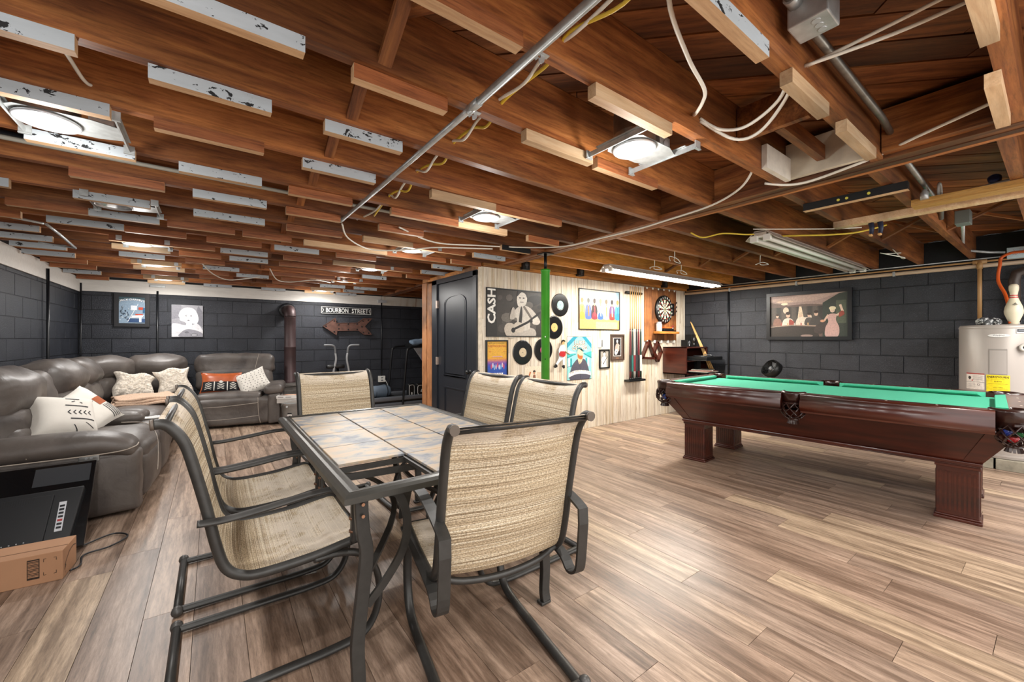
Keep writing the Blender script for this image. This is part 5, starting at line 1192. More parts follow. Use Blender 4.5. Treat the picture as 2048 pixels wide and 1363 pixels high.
# concert bill
a = Art(.31, .50); a.rect('#201e22', 0, 0, 1, 1); a.rect('#dfa93b', .09, .58, .95, .97)
for k in range(12): a.rect(['#e0a040', '#cf8a5c', '#b06f86', '#8a5aa0', '#6a4fa8', '#4b4cb0', '#3554b4', '#2c56b6', '#2a55b0', '#2a50a8', '#2c4ea6', '#2c4ea6'][k], .09, .56-.032*k, .95, .60-.032*k)
a.rect('#2c4fa8', .09, .16, .95, .26); a.rect('#e3d9c4', .09, .02, .95, .17)
a.text('#5a5a2a', 'LIVE IN CONCERT', .52, .935, .76, .03); a.text('#b4422e', 'FLEETWOOD MAC', .52, .865, .82, .045)
a.text('#b4422e', '**', .2, .74, .1, .03); a.text('#b4422e', '**', .84, .74, .1, .03)
for k in range(9): a.ell(['#c8506e', '#d8d6ea', '#7ab0dc', '#e6c8d0'][k % 4], .25+.07*k, .40+.03*math.sin(k*2), .03, .06, 0, 8)
a.rect('#cfa0a8', .3, .615, .74, .635)
for k in range(7): a.poly('#f4f2f4', [(.26+.075*k, .215), (.31+.075*k, .215), (.325+.075*k, .25), (.275+.075*k, .25)])
for k in range(4): a.rect(['#c03c30', '#3b62a8', '#b5a63a', '#3b62a8'][k], .14, .125-.027*k, .90, .138-.027*k)
poster('concert_poster', 'small black framed concert bill in yellow, purple and blue reading FLEETWOOD MAC', 'poster', 2.475, 2.785, .70, 1.205, a, M_bplast, fw=.014)
# records
def record(x, z, lc, label, r=.148, lm=None):
    t = thing('vinyl_record', label, 'record', (x, YP-.004, z), 0, 'vinyl records on the panelled wall')
    MB().lathe([(.055, .004), (.062, .003)]+[(.064+.0035*k, .004+(.0005 if k % 2 else 0)) for k in range(22)]+[(r, .003), (r, 0)], 40, (0, 0, 0), Rx(PI/2), cap=False).build('disc', plain('#141416', .22, coat=.3, name='vinyl'), t)
    a = Art(.11, .11); a.ell(lc, .5, .5, .5, .5, n=28)
    if lm: a.poly(lm, [(.2, .1), (.5, .5), (.75, .15), (.5, .02)])
    a.ell('#222222', .5, .5, .05, .05, n=10); a.build('centre_label', t, on_y(0, 0, -.0048))
record(3.62, 1.655, '#9fd8c4', 'vinyl record with mint green label, highest of the four')
record(3.515, 1.365, '#e3b36e', 'vinyl record with tan orange label, partly behind the green post, second from top')
record(3.005, 1.055, '#cdbb9c', 'vinyl record with beige label right of the concert bill')
record(3.335, 1.08, '#d23f86', 'vinyl record with pink label half hidden by the green post', lm='#e6cf4a')
# low print behind the chairs
a = Art(.30, .34); a.rect('#e7d9c2', 0, 0, 1, 1); a.ell('#3a2f2a', .52, .80, .07, .05); a.ell('#c98f6a', .52, .74, .05, .05); a.line('#c06a3a', [(.24, .62), (.32, .80)], .02); a.poly('#8b5a48', [(.42, .4), (.62, .4), (.58, .68), (.46, .68)]); a.rect('#d8c0a4', .66, .5, .88, .78)
poster('picture_print', 'small cream print with tiny figures, low behind the chair backs', 'picture', 3.03, 3.33, .545, .885, a)
# small cut-out musician figure
fg = thing('dancing_figurine', 'small flat cut-out of a guitarist in white suit with red guitar', 'wall decoration', (3.62, YP-.03, 1.03))
def cut(nm, col, pts, y=0, th=.012, par=fg): return MB().prism([(x, z) for x, z in pts], th, Matrix(((1, 0, 0, 0), (0, 0, -1, y), (0, 1, 0, 0), (0, 0, 0, 1)))).build(nm, plain(col, .4), par)
cut('jacket', '#d9dee2', [(-.05, -.02), (.045, -.02), (.06, .05), (.045, .10), (.02, .115), (-.03, .10), (-.06, .04)])
cut('trousers', '#e8ebee', [(-.05, -.02), (.045, -.02), (.05, -.08), (.045, -.15), (.02, -.15), (.01, -.07), (-.06, -.12), (-.085, -.145), (-.105, -.13), (-.06, -.07)])
cut('head', '#caa06f', [(.005, .115), (.04, .115), (.047, .14), (.035, .16), (.0, .155), (-.008, .13)])
cut('hair', '#15130f', [(-.01, .13), (-.008, .165), (.02, .18), (.05, .165), (.05, .15), (.03, .16), (.005, .155)], -.004)
cut('guitar', '#b3282c', [(-.05, -.03), (.02, -.045), (.05, -.02), (.05, .02), (.02, .03), (-.03, .03), (-.055, .0)], -.012)
cut('guitar_neck', '#8a6f50', [(.04, .015), (.05, .03), (.125, -.01), (.12, -.02)], -.012) 
cut('left_boot', '#1d1d1f', [(-.085, -.145), (-.105, -.13), (-.14, -.165), (-.12, -.18), (-.08, -.17)]).name = 'boot'
cut('boot', '#1d1d1f', [(.02, -.15), (.045, -.15), (.05, -.185), (.03, -.195), (.0, -.165)])
# singer banner
a = Art(.46, .57); a.rect('#8fd0cf', 0, 0, 1, 1)
a.poly('#f2ece0', [(0, 1), (.0, .86), (.2, 1)]); a.poly('#f2ece0', [(1, 1), (1, .84), (.8, 1)]); a.poly('#2f8fa6', [(0, .86), (.24, 1), (.42, 1), (0, .74)]); a.poly('#2f8fa6', [(1, .84), (.76, 1), (.60, 1), (1, .72)])
a.poly('#46b0b0', [(0, .66), (.36, .60), (0, .50)]); a.poly('#46b0b0', [(1, .66), (.64, .60), (1, .48)]); a.poly('#bfe4e0', [(0, .70), (.4, .62), (0, .60)])
for k in range(5): a.rect('#2a9aa0' if k % 2 else '#d9c9dc', .04+.085*k if k < 2 else .58+.085*(k-1), .30, .10+.085*k if k < 2 else .64+.085*(k-1), .50)
a.line('#1d6d78', [(0, .52), (.36, .60)], .006); a.line('#1d6d78', [(1, .50), (.64, .62)], .006); a.line('#1d6d78', [(0, .3), (.2, .34)], .006)
for bo_, c_ in ((.10, '#5d3a34'), (.035, '#f3e0ca')):
    a.text(c_, 'LUKE', .5, .865, .42+bo_*.35, .085+bo_*.15, bold=bo_); a.text(c_, 'COMBS', .5, .735, .60+bo_*.35, .115+bo_*.15, arc=.014, bold=bo_)
a.org('#55545f', [(.12, .0), (.16, .28), (.30, .42), (.42, .48), (.66, .48), (.78, .40), (.88, .22), (.90, 0)])
a.org('#e9c2a0', [(.44, .42), (.50, .36), (.60, .44), (.62, .56), (.42, .56)]); a.org('#edc6a4', [(.42, .52), (.40, .64), (.46, .72), (.60, .71), (.645, .60), (.61, .52), (.54, .475)]); a.org('#b4683a', [(.42, .52), (.42, .60), (.50, .56), (.62, .555), (.61, .50), (.54, .465)])
a.org('#4f8f95', [(.38, .64), (.44, .71), (.66, .70), (.68, .66), (.62, .65), (.58, .74), (.46, .75), (.38, .70)]); a.line('#3a3944', [(.50, .42), (.52, .2), (.53, 0)], .006)
a.poly('#f6f1e6', [(.04, .06), (.06, .17), (.3, .215), (.5, .225), (.72, .21), (.95, .17), (.97, .08), (.74, .12), (.5, .135), (.28, .12)])
a.text('#3b3540', "This One's For You", .505, .152, .84, .055, arc=.035)
poster('singer_banner', 'turquoise cloth banner reading LUKE COMBS with a bearded man in dark shirt', 'banner', 3.745, 4.205, .67, 1.25, a)
lsw = thing('light_switch', 'white wall switch plate between the banner and the small frames', 'switch', (4.385, YP-.002, 1.155))
MB().bb((-.045, -.006, -.06), (.045, 0, .06)).build('plate', M_white, lsw, bev=.003); MB().bb((.025, -.012, -.05), (.035, -.005, .05)).build('toggle', M_bplast, lsw)
def guitarist(a, bg, fgc):
    a.rect(bg, 0, 0, 1, 1)
    a.org(fgc, [(.25, 0), (.28, .3), (.22, .45), (.30, .58), (.45, .64), (.62, .62), (.74, .5), (.70, .3), (.72, 0)]); a.ell(fgc, .5, .76, .11, .12); a.org('#2a2724', [(.38, .78), (.42, .9), (.55, .92), (.62, .84), (.6, .78), (.52, .85)])
    a.ell('#f4efe8', .42, .24, .20, .17, .5); a.ell('#3a3531', .44, .26, .05, .05); a.line('#3a3531', [(.46, .3), (.85, .62)], .012)
a = Art(.205, .265); guitarist(a, '#9c958a', '#ece7de'); poster('framed_photo', 'small black framed photo of a person in white, lower of the two', 'picture', 4.362, 4.575, .80, 1.07, a, M_bplast, fw=.018, d=.016)
a = Art(.285, .365); a.rect('#5b4a40', 0, 0, 1, 1); a.rect('#d9d5d0', .20, .15, .80, .88); a.rect('#241f20', .23, .17, .77, .86); a.rect('#9a6a4a', .4, .06, .62, .085)
a.ell('#d8cfc4', .5, .74, .07, .07); a.org('#a8988c', [(.32, .45), (.40, .62), (.55, .66), (.66, .56), (.64, .36), (.4, .32)]); a.ell('#e2d6cc', .42, .32, .14, .11, .5); a.ell('#3a2f2d', .44, .33, .035, .03); a.line('#c9b8aa', [(.45, .36), (.68, .6)], .01)
poster('framed_photo', 'brown matted frame with a guitarist photo, upper and larger of the two', 'picture', 4.60, 4.90, .905, 1.285, a, plain('#4b3a30', .4), fw=.02, d=.018)
# square group poster (generic row of seated people in coloured shirts)
a = Art(.83, .55); a.rect('#f3ead6', 0, 0, 1, 1); a.rect('#fbf7ee', 0, .62, 1, .93); a.rect('#e9e0c9', 0, .93, 1, 1); a.rect('#e7b065', 0, 0, 1, .28); a.rect('#efc887', .4, .02, .95, .2); a.poly('#9bb9c6', [(.9, 1), (1, 1), (1, .8), (.93, .82)])
cols = [('#d8a26a', '#b98a5a', '#e39a3c'), ('#5f6f9c', '#6a6a62', '#4f66ae'), ('#3f2d2c', '#5a4a42', '#8a3440'), ('#c9d4e6', '#d09a74', '#3f64a8'), ('#f0e6a8', '#7a6a50', '#e9dcae'), ('#6d4a78', '#2f2622', '#8e3c34'), ('#4b9cc4', '#d8873a', '#2f86b8')]
for k, (s_, h_, p_) in enumerate(cols):
    x = .07+.147*k; a.org(s_, [(x-.07, .28), (x-.065, .55), (x-.03, .62), (x+.03, .62), (x+.065, .54), (x+.07, .28)]); a.org(p_, [(x-.06, .27), (x-.04, .42), (x+.04, .42), (x+.065, .27)])
    a.rect('#d8a27c', x-.014, .60, x+.014, .66); a.ell(h_, x, .72, .034, .065, n=10); a.line(['#e8a03c', '#e07a30', '#c04a4a', '#e8eef6', '#d8b04a', '#efe6da', '#2d6a90'][k], [(x, .58), (x+.01, .34)], .02)
poster('group_poster', 'framed colourful poster of a row of seated people seen from behind', 'poster', 3.955, 4.80, 1.343, 1.902, a, M_bplast)
# cue rack and cues
ck = thing('cue_rack', 'black two piece wall rack holding a row of pool cues', 'cue rack', (5.10, YP, 0))
MB().bb((-.19, -.10, .585), (.20, 0, .615)).build('base_tray', M_bplast, ck, bev=.004)
MB().tube([(-.19, -.035, 1.905), (.18, -.035, 1.905)], 1, 8, flat=(.022, .02), up=(0, 0, 1)).build('top_holder', M_bplast, ck)
cues = [('#5a1a20', '#202024'), ('#1b2f2b', '#2a7068'), ('#b9b6af', '#8a2b33'), ('#202024', '#3a3a3e'), ('#6a2028', '#202024'), ('#2a3a30', '#e6e2da')]
for k, (c1, c2) in enumerate(cues):
    x = -.125+.05*k; t = thing('pool_cue', ['cue with dark butt, leftmost in the wall rack', 'cue with teal green butt in the wall rack', 'cue with white butt in the wall rack', 'cue with black butt in the wall rack', 'cue with burgundy butt in the wall rack', 'cue with green butt, rightmost in the wall rack'][k], 'cue', (5.10+x, YP-.062, .616), 0, 'pool cues in the wall rack')
    MB().lathe([(.008, .75), (.0065, 1.38)], 10).build('shaft', plain('#d9ab6c', .35), t)
    MB().lathe([(.015, .01), (.0155, .12), (.0150, .40), (.0125, .70), (.0085, .75)], 12, mi=0).build('butt', plain(c1, .3, coat=.4), t)
    MB().lathe([(.0158, .12), (.0156, .36)], 12, cap=False).build('wrap', plain(c2, .6), t); MB().lathe([(.016, 0), (.016, .022)], 12).build('bumper', M_bplast, t); MB().lathe([(.0065, 1.38), (.006, 1.40)], 8).build('tip', M_white, t)
# dartboard backing and board
M_brick = wood('rough_board', ['#7a3f1c', '#b0703d', '#cf8f58'], (14, 14, 1.6), .6, .05, knots=True)
bd = thing('dartboard_backing', 'orange brown rough board panel with hooks behind the dartboard', 'panel', (5.815, YP, 0))
for k in range(5): MB().bb((-.425+.17*k, -.022, 1.19), (-.257+.17*k, 0, 2.02)).build('plank', M_brick, bd)
for k in range(5): MB().bb((-.38+.18*k, -.035, 1.155), (-.35+.18*k, -.0, 1.20)).build('clip', M_white, bd)
for k in range(6): MB().bb((-.40+.15*k, -.03, 1.995), (-.37+.15*k, -.0, 2.025)).build('clip', M_white, bd)
db = thing('dartboard', 'round dartboard with cream and black wedges', 'dartboard', (5.86, YP-.024, 1.69))
MB().lathe([(.225, 0), (.225, .03), (0, .031)], 40, (0, 0, 0), Rx(PI/2)).build('board', M_bplast, db)
a = Art(.45, .45)
def sector(col, r0, r1, k):
    a0, a1 = (k-.5)*PI/10, (k+.5)*PI/10; P = [(.5+r_*math.cos(q), .5+r_*math.sin(q)) for r_, q in ((r0, a0), (r1, a0), (r1, (a0+a1)/2), (r1, a1), (r0, a1), (r0, (a0+a1)/2))]; a.poly(col, P)
for k in range(20):
    e = k % 2; sector('#e6dcc0' if e else '#1c1b1a', .03, .355, k); sector('#2e6b3a' if e else '#a3302b', .21, .232, k); sector('#2e6b3a' if e else '#a3302b', .335, .36, k)
nums = [6, 13, 4, 18, 1, 20, 5, 12, 9, 14, 11, 8, 16, 7, 19, 3, 17, 2, 15, 10]
for k, n_ in enumerate(nums): q = k*PI/10; a.text('#e9e6dd', str(n_), .5+.42*math.cos(q), .5+.42*math.sin(q), .045 if n_ < 10 else .08, .07)
a.ell('#2e6b3a', .5, .5, .035, .035); a.ell('#a3302b', .5, .5, .016, .016); a.build('face', db, on_y(0, 0, -.0315))
dh = thing('dart_caddy', 'black wall holder with darts right of the dartboard', 'dart holder', (6.13, YP-.03, 1.70))
MB().bb((-.02, -.008, -.10), (.02, .008, .10)).build('bar', M_blackm, dh)
for k in range(3): MB().lathe([(.003, 0), (.006, .02), (.006, .06), (.012, .075), (.012, .09)], 8, (.0, -.03, -.09+.07*k), Ry(.7)).build('dart', plain('#2a1a18', .4), dh)
sh = thing('wall_shelf', 'small orange wooden shelf under the dartboard', 'shelf', (5.87, YP-.02, 1.315))
MB().bb((-.275, -.12, -.015), (.27, 0, .02)).build('shelf_board', M_lit, sh, bev=.003)
bx = thing('glass_jar', 'pale jar with silver lid on the left of the small shelf', 'jar', (5.665, YP-.08, 1.335)); MB().lathe([(.045, 0), (.047, .02), (.045, .12), (.038, .13)], 16).build('jar', plain('#c9cbc8', .15, coat=.5), bx); MB().lathe([(.04, .13), (.04, .15)], 16).build('lid', M_ring, bx)
bx = thing('dart_case', 'dark case with orange lid on the small shelf', 'case', (5.87, YP-.08, 1.335)); MB().bb((-.13, -.05, 0), (.13, .05, .05)).build('case', M_bplast, bx, bev=.006); MB().bb((-.10, -.04, .05), (.10, .04, .075)).build('lid', plain('#c8642a', .4), bx, bev=.006)
bx = thing('trinket', 'small red and black ornament on the right end of the shelf', 'ornament', (6.06, YP-.07, 1.335)); MB().bb((-.05, -.03, 0), (.05, .03, .02)).build('base', M_bplast, bx); MB().lathe([(.0, .0), (.03, .02), (.0, .05)], 12, (0, 0, .06)).build('top', plain('#7d2520', .3), bx); MB().tube([(0, 0, .02), (0, 0, .07)], .01).build('stem', M_steel, bx)
# ball racks hanging
def rack(name, label, pts):
    t = thing(name, label, 'ball rack', (pts[0][0], YP-.03, pts[0][1])); P = [Vector((x-pts[0][0], 0, z-pts[0][1])) for x, z in pts]
    for i in range(len(P)):
        a_, b_ = P[i], P[(i+1) % len(P)]; d_ = (b_-a_).normalized()*.008
        MB().tube([a_-d_, b_+d_], 1, 4, flat=(.016, .028), up=(0, 1, 0)).build('side', M_mah, t)
rack('triangle_rack', 'dark red triangular pool ball rack hanging on a hook', [(5.46, 1.19), (5.30, .93), (5.62, .91)])
rack('diamond_rack', 'dark red diamond pool ball rack hanging right of the triangle', [(5.685, 1.165), (5.60, 1.01), (5.70, .865), (5.79, 1.01)])
# stereo cabinet and turntable in the corner
cbn = thing('wall_cabinet', 'dark red wood open cabinet box in the corner by the panelled wall', 'cabinet', (6.20, YP-.21, .66))
for a_, b_ in (((-.32, -.20, 0), (-.29, .20, .43)), ((.28, -.20, 0), (.31, .20, .43)), ((-.32, -.20, .41), (.31, .20, .43)), ((-.32, -.20, 0), (.31, .20, .02)), ((-.29, -.20, .20), (.28, .20, .22))): MB().bb(a_, b_).build('panel', M_mah, cbn, bev=.002)
MB().bb((-.29, .18, .02), (.28, .20, .41)).build('back_panel', M_bplast, cbn)
for i, (x_, w_, h_, d_) in enumerate(((6.37, .12, .20, 'taller black speaker standing on the corner cabinet'), (6.23, .09, .11, 'shorter black box standing on the corner cabinet'))):
    t = thing('bookshelf_speaker', d_, 'speaker', (x_, YP-.20, 1.09)); MB().bb((-w_/2, -.06, 0), (w_/2, .06, h_)).build('cabinet', M_bplast, t, bev=.004)
    MB().lathe([(.03, 0), (.026, .004), (.0, .0)], 16, (0, -.061, h_*.6), Rx(PI/2)).build('driver', plain('#6a6c70', .3), t); MB().lathe([(.016, 0), (.012, .003), (0, .001)], 12, (0, -.061, h_*.22), Rx(PI/2)).build('tweeter', M_ring, t)
sd = thing('audio_stand', 'black pedestal stand with two glass shelves for the turntable', 'stand', (6.22, 3.36, 0))
for z in (.70, .885): MB().bb((-.27, -.18, z), (.27, .18, z+.012)).build('shelf', plain('#202225', .15, coat=.5), sd, bev=.003)
MB().bb((-.05, .08, 0), (.05, .14, .89)).build('pillar', M_bplast, sd); MB().bb((-.22, -.16, 0), (.22, .16, .02)).build('base', M_bplast, sd)
tt = thing('turntable', 'black record player on the top shelf of the corner stand', 'turntable', (6.22, 3.36, .8975))
MB().bb((-.24, -.17, .0), (.24, .17, .045)).build('plinth', M_bplast, tt, bev=.006); MB().lathe([(.145, .045), (.145, .058), (0, .058)], 32, (-.03, 0, 0)).build('platter', plain('#2b2c2e', .25), tt); MB().tube([(.18, .1, .07), (.16, -.02, .068), (.10, -.06, .065)], .005).build('tonearm', M_ring, tt)
for i, c_ in enumerate(('#c9bfae', '#8d3b33', '#d8d3c6')): tag(MB().box((6.16+.03*i, 3.34+.02*i, .7165+.009*i), (.31, .31, .008), RZ(.2*i)).build('record_sleeve', plain(c_, .5)), ['cream record sleeve at the bottom of the pile on the stand', 'red record sleeve in the middle of the pile on the stand', 'pale record sleeve on top of the pile on the stand'][i], 'record sleeve', 'record sleeves on the corner stand')
for i in range(3):
    a_, b_ = Vector((6.40+.03*i, 3.80-.01*i, 1.50-.01*i)), Vector((6.44+.02*i, 3.36-.03*i, .04))
    a_ = Vector((6.42+.02*i, 3.70, 1.50-.015*i)); b_ = Vector((6.50+.008*i, 3.12-.05*i, .01))
    t = thing('pool_cue', ['left', 'middle', 'right'][i]+' one of three spare cues leaning in the corner by the stereo', 'cue', tuple(b_), 0, 'spare cues leaning in the corner')
    MB().tube([(0, 0, 0), (a_-b_)*.5], [.015, .011], 10).build('butt', plain('#c08a4a', .35), t); MB().tube([(a_-b_)*.5, (a_-b_)], [.011, .007], 10).build('shaft', plain('#d9ab6c', .35), t)

# ---------------- right wall picture ----------------
bp_ = thing('framed_picture', 'wide black framed bar scene picture on the right wall', 'picture', (XR-.006, 2.088, 1.537))
w, h = .985, .665
Mx = on_x(0, 0, 0); frame_mb(w, h, .045, .03, Mx).build('frame', plain('#15161a', .35), bp_)
MB().bb((0, -w/2, -h/2), (.002, w/2, h/2)).build('backing', M_bplast, bp_)
a = Art(w-.09, h-.09); a.rect('#6e5a52', 0, 0, 1, 1); a.poly('#a98f86', [(0, 1), (1, 1), (1, .9), (.75, .74), (.5, .78), (.25, .76), (0, .85)]); a.poly('#bfa397', [(0, .93), (.5, .98), (.95, 1), (.6, .84), (.3, .82), (0, .88)]); a.ell('#f6e6c8', .2, .80, .05, .03); a.ell('#d9bda8', .2, .855, .12, .03)
a.rect('#4f4842', 0, .3, .72, .72)
for k in range(10): a.rect('#3f3a36' if k % 2 else '#5d544c', .02+.07*k, .34, .075+.07*k, .72)
a.poly('#e9d2b4', [(.38, .45), (.40, .72), (.43, .72), (.46, .45)]); a.ell('#e6cdb4', .22, .64, .04, .08)
a.poly('#3a4038', [(.70, .0), (.70, .78), (.9, .98), (1, 1), (1, 0)]); a.rect('#59604f', .86, .3, .98, .82)
def fig(x, y, s_, coat, hair='#3a2a22', skin='#d9b7a0'):
    a.org(coat, [(x-.06*s_, y-.16*s_), (x-.05*s_, y), (x, y+.04*s_), (x+.05*s_, y), (x+.07*s_, y-.16*s_)]); a.ell(skin, x, y+.09*s_, .022*s_, .045*s_); a.ell(hair, x, y+.13*s_, .026*s_, .03*s_)
fig(.10, .42, .9, '#8f6a5c'); fig(.25, .40, 1.3, '#e5d6c6'); a.org('#a3483c', [(.27, .26), (.27, .42), (.33, .36), (.34, .24)]); fig(.42, .42, 1.0, '#ecdccb', '#d8c2a4'); a.org('#e8d8c6', [(.36, .28), (.40, .46), (.5, .46), (.56, .5), (.55, .36), (.48, .28)]); fig(.53, .42, .9, '#57504b'); fig(.62, .43, 1.15, '#4c4642')
a.poly('#3b332e', [(0, .0), (0, .24), (.3, .27), (.62, .24), (.66, .0)]); a.poly('#a58d7c', [(0, .25), (.3, .29), (.64, .26), (.62, .235), (.3, .265), (0, .225)]); a.ell('#9d857b', .5, .02, .08, .03)
a.org('#4a3f3b', [(.60, .1), (.62, .26), (.72, .34), (.76, .26), (.7, .08)])
a.org('#cfa8a0', [(.74, 0), (.735, .2), (.77, .34), (.755, .46), (.80, .52), (.87, .5), (.86, .38), (.90, .2), (.88, 0)]); a.ell('#e6c8b2', .82, .60, .03, .055); a.ell('#eadcb8', .82, .645, .042, .045); a.line('#e6c8b2', [(.87, .48), (.94, .56), (.91, .72)], .025); a.line('#d8b8a4', [(.77, .50), (.72, .36)], .022); a.org('#9b4a3c', [(.90, .44), (.96, .5), (.94, .58), (.90, .54)]); a.ell('#d9a080', .70, .36, .03, .03)
for k in range(5): a.rect(['#b3544a', '#d8b07a', '#c8c0b4'][k % 3], .15+.09*k, .27, .165+.09*k, .33)
a.build('print', bp_, Matrix.Translation((-.004, 0, 0)) @ Mx)
# fan behind the pool table
fn_ = thing('floor_fan', 'black drum fan tilted upwards on a stand behind the pool table', 'fan', (6.27, 2.42, 0))
R_ = Matrix.Rotation(2.6, 3, 'Z') @ Matrix.Rotation(1.0, 3, 'Y')
MB().lathe([(.115, -.055), (.125, -.05), (.125, .05), (.115, .055)], 28, (0, 0, .80), R_, cap=False).build('drum', M_bplast, fn_)
g_ = MB()
for r_ in (.03, .055, .08, .105):
    g_.tube([R_ @ Vector((r_*math.cos(2*PI*k/20), r_*math.sin(2*PI*k/20), .055))+Vector((0, 0, .80)) for k in range(21)], .0022, 4)
for k in range(8): q = 2*PI*k/8; g_.tube([R_ @ Vector((.01*math.cos(q), .01*math.sin(q), .055))+Vector((0, 0, .8)), R_ @ Vector((.118*math.cos(q), .118*math.sin(q), .05))+Vector((0, 0, .8))], .0022, 4)
g_.build('grille', M_blackm, fn_)
for k in range(4):
    q = 2*PI*k/4; MB().add([R_ @ Vector((r_*math.cos(q+w_), r_*math.sin(q+w_), z_))+Vector((0, 0, .8)) for r_, w_, z_ in ((.02, 0, -.01), (.10, -.25, -.02), (.105, .35, .02), (.02, .6, .01))], [(0, 1, 2, 3)]).build('blade', plain('#2c2d30', .3), fn_)
MB().lathe([(.025, -.03), (.025, .03)], 14, (0, 0, .8), R_).build('hub', M_ring, fn_)
MB().tube([(0, 0, .03), (0, 0, .67)], .016, 10).build('post', M_blackm, fn_); MB().lathe([(.15, 0), (.15, .015), (.03, .035)], 24).build('base', M_blackm, fn_)
MB().tube([R_ @ Vector((0, .135, 0))+Vector((0, 0, .8)), (0, .02, .67), (0, -.02, .67), R_ @ Vector((0, -.135, 0))+Vector((0, 0, .8))], .008, 6).build('yoke', M_blackm, fn_)

# ---------------- water heater ----------------
wh = thing('water_heater', 'tall grey electric water heater standing on concrete blocks at the right edge', 'water heater', (6.19, .375, .10)); wh.rotation_euler = (0, 0, math.radians(3.5+180))
M_wh = plain('#a59d97', .38, .1, 'heater_grey')
MB().lathe([(.27, .0), (.272, .01), (.272, 1.235), (.265, 1.25), (.05, 1.262), (0, 1.262)], 48).build('tank', M_wh, wh)
MB().lathe([(.275, .02), (.276, .03), (.275, .04)], 48, cap=False).lathe([(.274, 1.215), (.2755, 1.222), (.274, 1.23)], 48, cap=False).build('band', M_wh, wh)
def curved(nm, a0, a1, z0, z1, m, r_=.2745, n=8, th=.004):
    vs = []
    for k in range(n+1):
        q = a0+(a1-a0)*k/n
        for rr_, z in ((r_-th, z0), (r_, z0), (r_, z1), (r_-th, z1)): vs.append((rr_*math.cos(q), rr_*math.sin(q), z))
    f = [(k*4+j, k*4+(j+1) % 4, k*4+4+(j+1) % 4, k*4+4+j) for k in range(n) for j in range(4)]+[(0, 1, 2, 3), (n*4+3, n*4+2, n*4+1, n*4)]
    return MB().add(vs, f).build(nm, m, wh)
# angles: 0 faces the room; positive towards -y after the half turn
curved('element_cover', -.24, .14, .79, 1.01, plain('#a29b96', .45), .277)
curved('element_cover_edge', -.255, .155, .775, 1.025, plain('#8b8580', .5), .2752)
def wrapart(a, nm, ang, zc, r_=.2755):
    out = []
    for x, y, z in a.mb.v: q = ang+x/r_; out.append(((r_+z)*math.cos(q), (r_+z)*math.sin(q), zc+y))
    a.mb.v = out; return a.mb.build(nm, a.mats, wh)
def subdiv_rect(a, col, x0, y0, x1, y1, n=8):
    for k in range(n): a.rect(col, x0+(x1-x0)*k/n, y0, x0+(x1-x0)*(k+1)/n, y1); a.k -= 1
    a.k += 1
a = Art(.145, .16); subdiv_rect(a, '#e8d21f', 0, 0, 1, 1); a.text('#141414', 'ENERGYGUIDE', .5, .88, .92, .12, bold=.03); a.text('#141414', '$490', .5, .62, .32, .09); a.text('#141414', '4622 kWh', .5, .28, .4, .06)
for y_ in (.76, .48, .16): subdiv_rect(a, '#3a3820', .08, y_, .92, y_+.008)
wrapart(a, 'energy_label', -.05, .70)
a = Art(.145, .155); subdiv_rect(a, '#e6ddd4', 0, 0, 1, 1); subdiv_rect(a, '#a8302c', 0, .93, 1, 1); subdiv_rect(a, '#3a3634', 0, .44, 1, .455); a.ell('#2a2524', .22, .7, .09, .10); a.poly('#b23a34', [(.15, .58), (.4, .5), (.45, .6)])
for k in range(5): subdiv_rect(a, '#8a817a', .42, .82-.06*k, .92, .835-.06*k, 4); subdiv_rect(a, '#8a817a', .08, .34-.06*k, .55, .35-.06*k, 4)
a.ell('#2a2524', .72, .30, .07, .07, n=14); a.ell('#e6ddd4', .72, .30, .05, .05, n=14)
wrapart(a, 'warning_label', -.62, .71)
a = Art(.14, .032)
for k in range(10):
    x0, x1 = k/10, (k+1)/10; f_ = lambda x: .5*math.sqrt(max(0, 1-(2*x-1)**2)); a.poly('#dcdad8', [(x0, .5-f_(x0)), (x1, .5-f_(x1)), (x1, .5+f_(x1)), (x0, .5+f_(x0))]); a.k -= 1
a.k += 2; a.text('#2c2c38', 'Whirlpool', .5, .5, .5, .55, shear=.3); wrapart(a, 'badge', -.03, 1.15)
a = Art(.07, .04); subdiv_rect(a, '#e6e4e0', 0, 0, 1, 1, 4); subdiv_rect(a, '#1c2028', .06, .3, .94, .95, 4); subdiv_rect(a, '#9aa0aa', .2, .7, .8, .78, 4); subdiv_rect(a, '#9aa0aa', .15, .48, .85, .56, 4); wrapart(a, 'notice_sticker', .48, 1.19)
MB().lathe([(.04, 0), (.042, .012), (.02, .014), (.018, .004), (0, .004)], 18, (.262, .15, 1.04), Ry(PI/2)).build('relief_valve', plain('#c9c3bc', .4), wh)
MB().lathe([(.018, .004), (.014, .008), (0, .008)], 14, (.262, .15, 1.04), Ry(PI/2)).build('valve_centre', M_bplast, wh)
for y_, x_ in ((-.1, .05), (.1, .05)): MB().lathe([(.022, 1.25), (.022, 1.275), (.014, 1.28)], 14, (x_, y_, 0)).build('pipe_nipple', M_steel, wh)
for i, (y0_, y1_) in enumerate(((.40, .62), (.16, .385), (-.1, .14))):
    tag(MB().bb((5.90, y0_, 0), (6.46, y1_, .098)).build('concrete_block', plain('#8f897a', .85, name='concrete', noise=.25, nscale=14, bmp=.5), bev=.004), ['concrete block under the heater, nearest the wall picture', 'concrete block under the middle of the heater', 'concrete block under the heater at the right'][i], 'block', 'concrete blocks under the water heater')
bn = thing('bowling_pin', 'worn cream bowling pin with red neck stripes on top of the water heater', 'bowling pin', (6.05, .285, 1.3525))
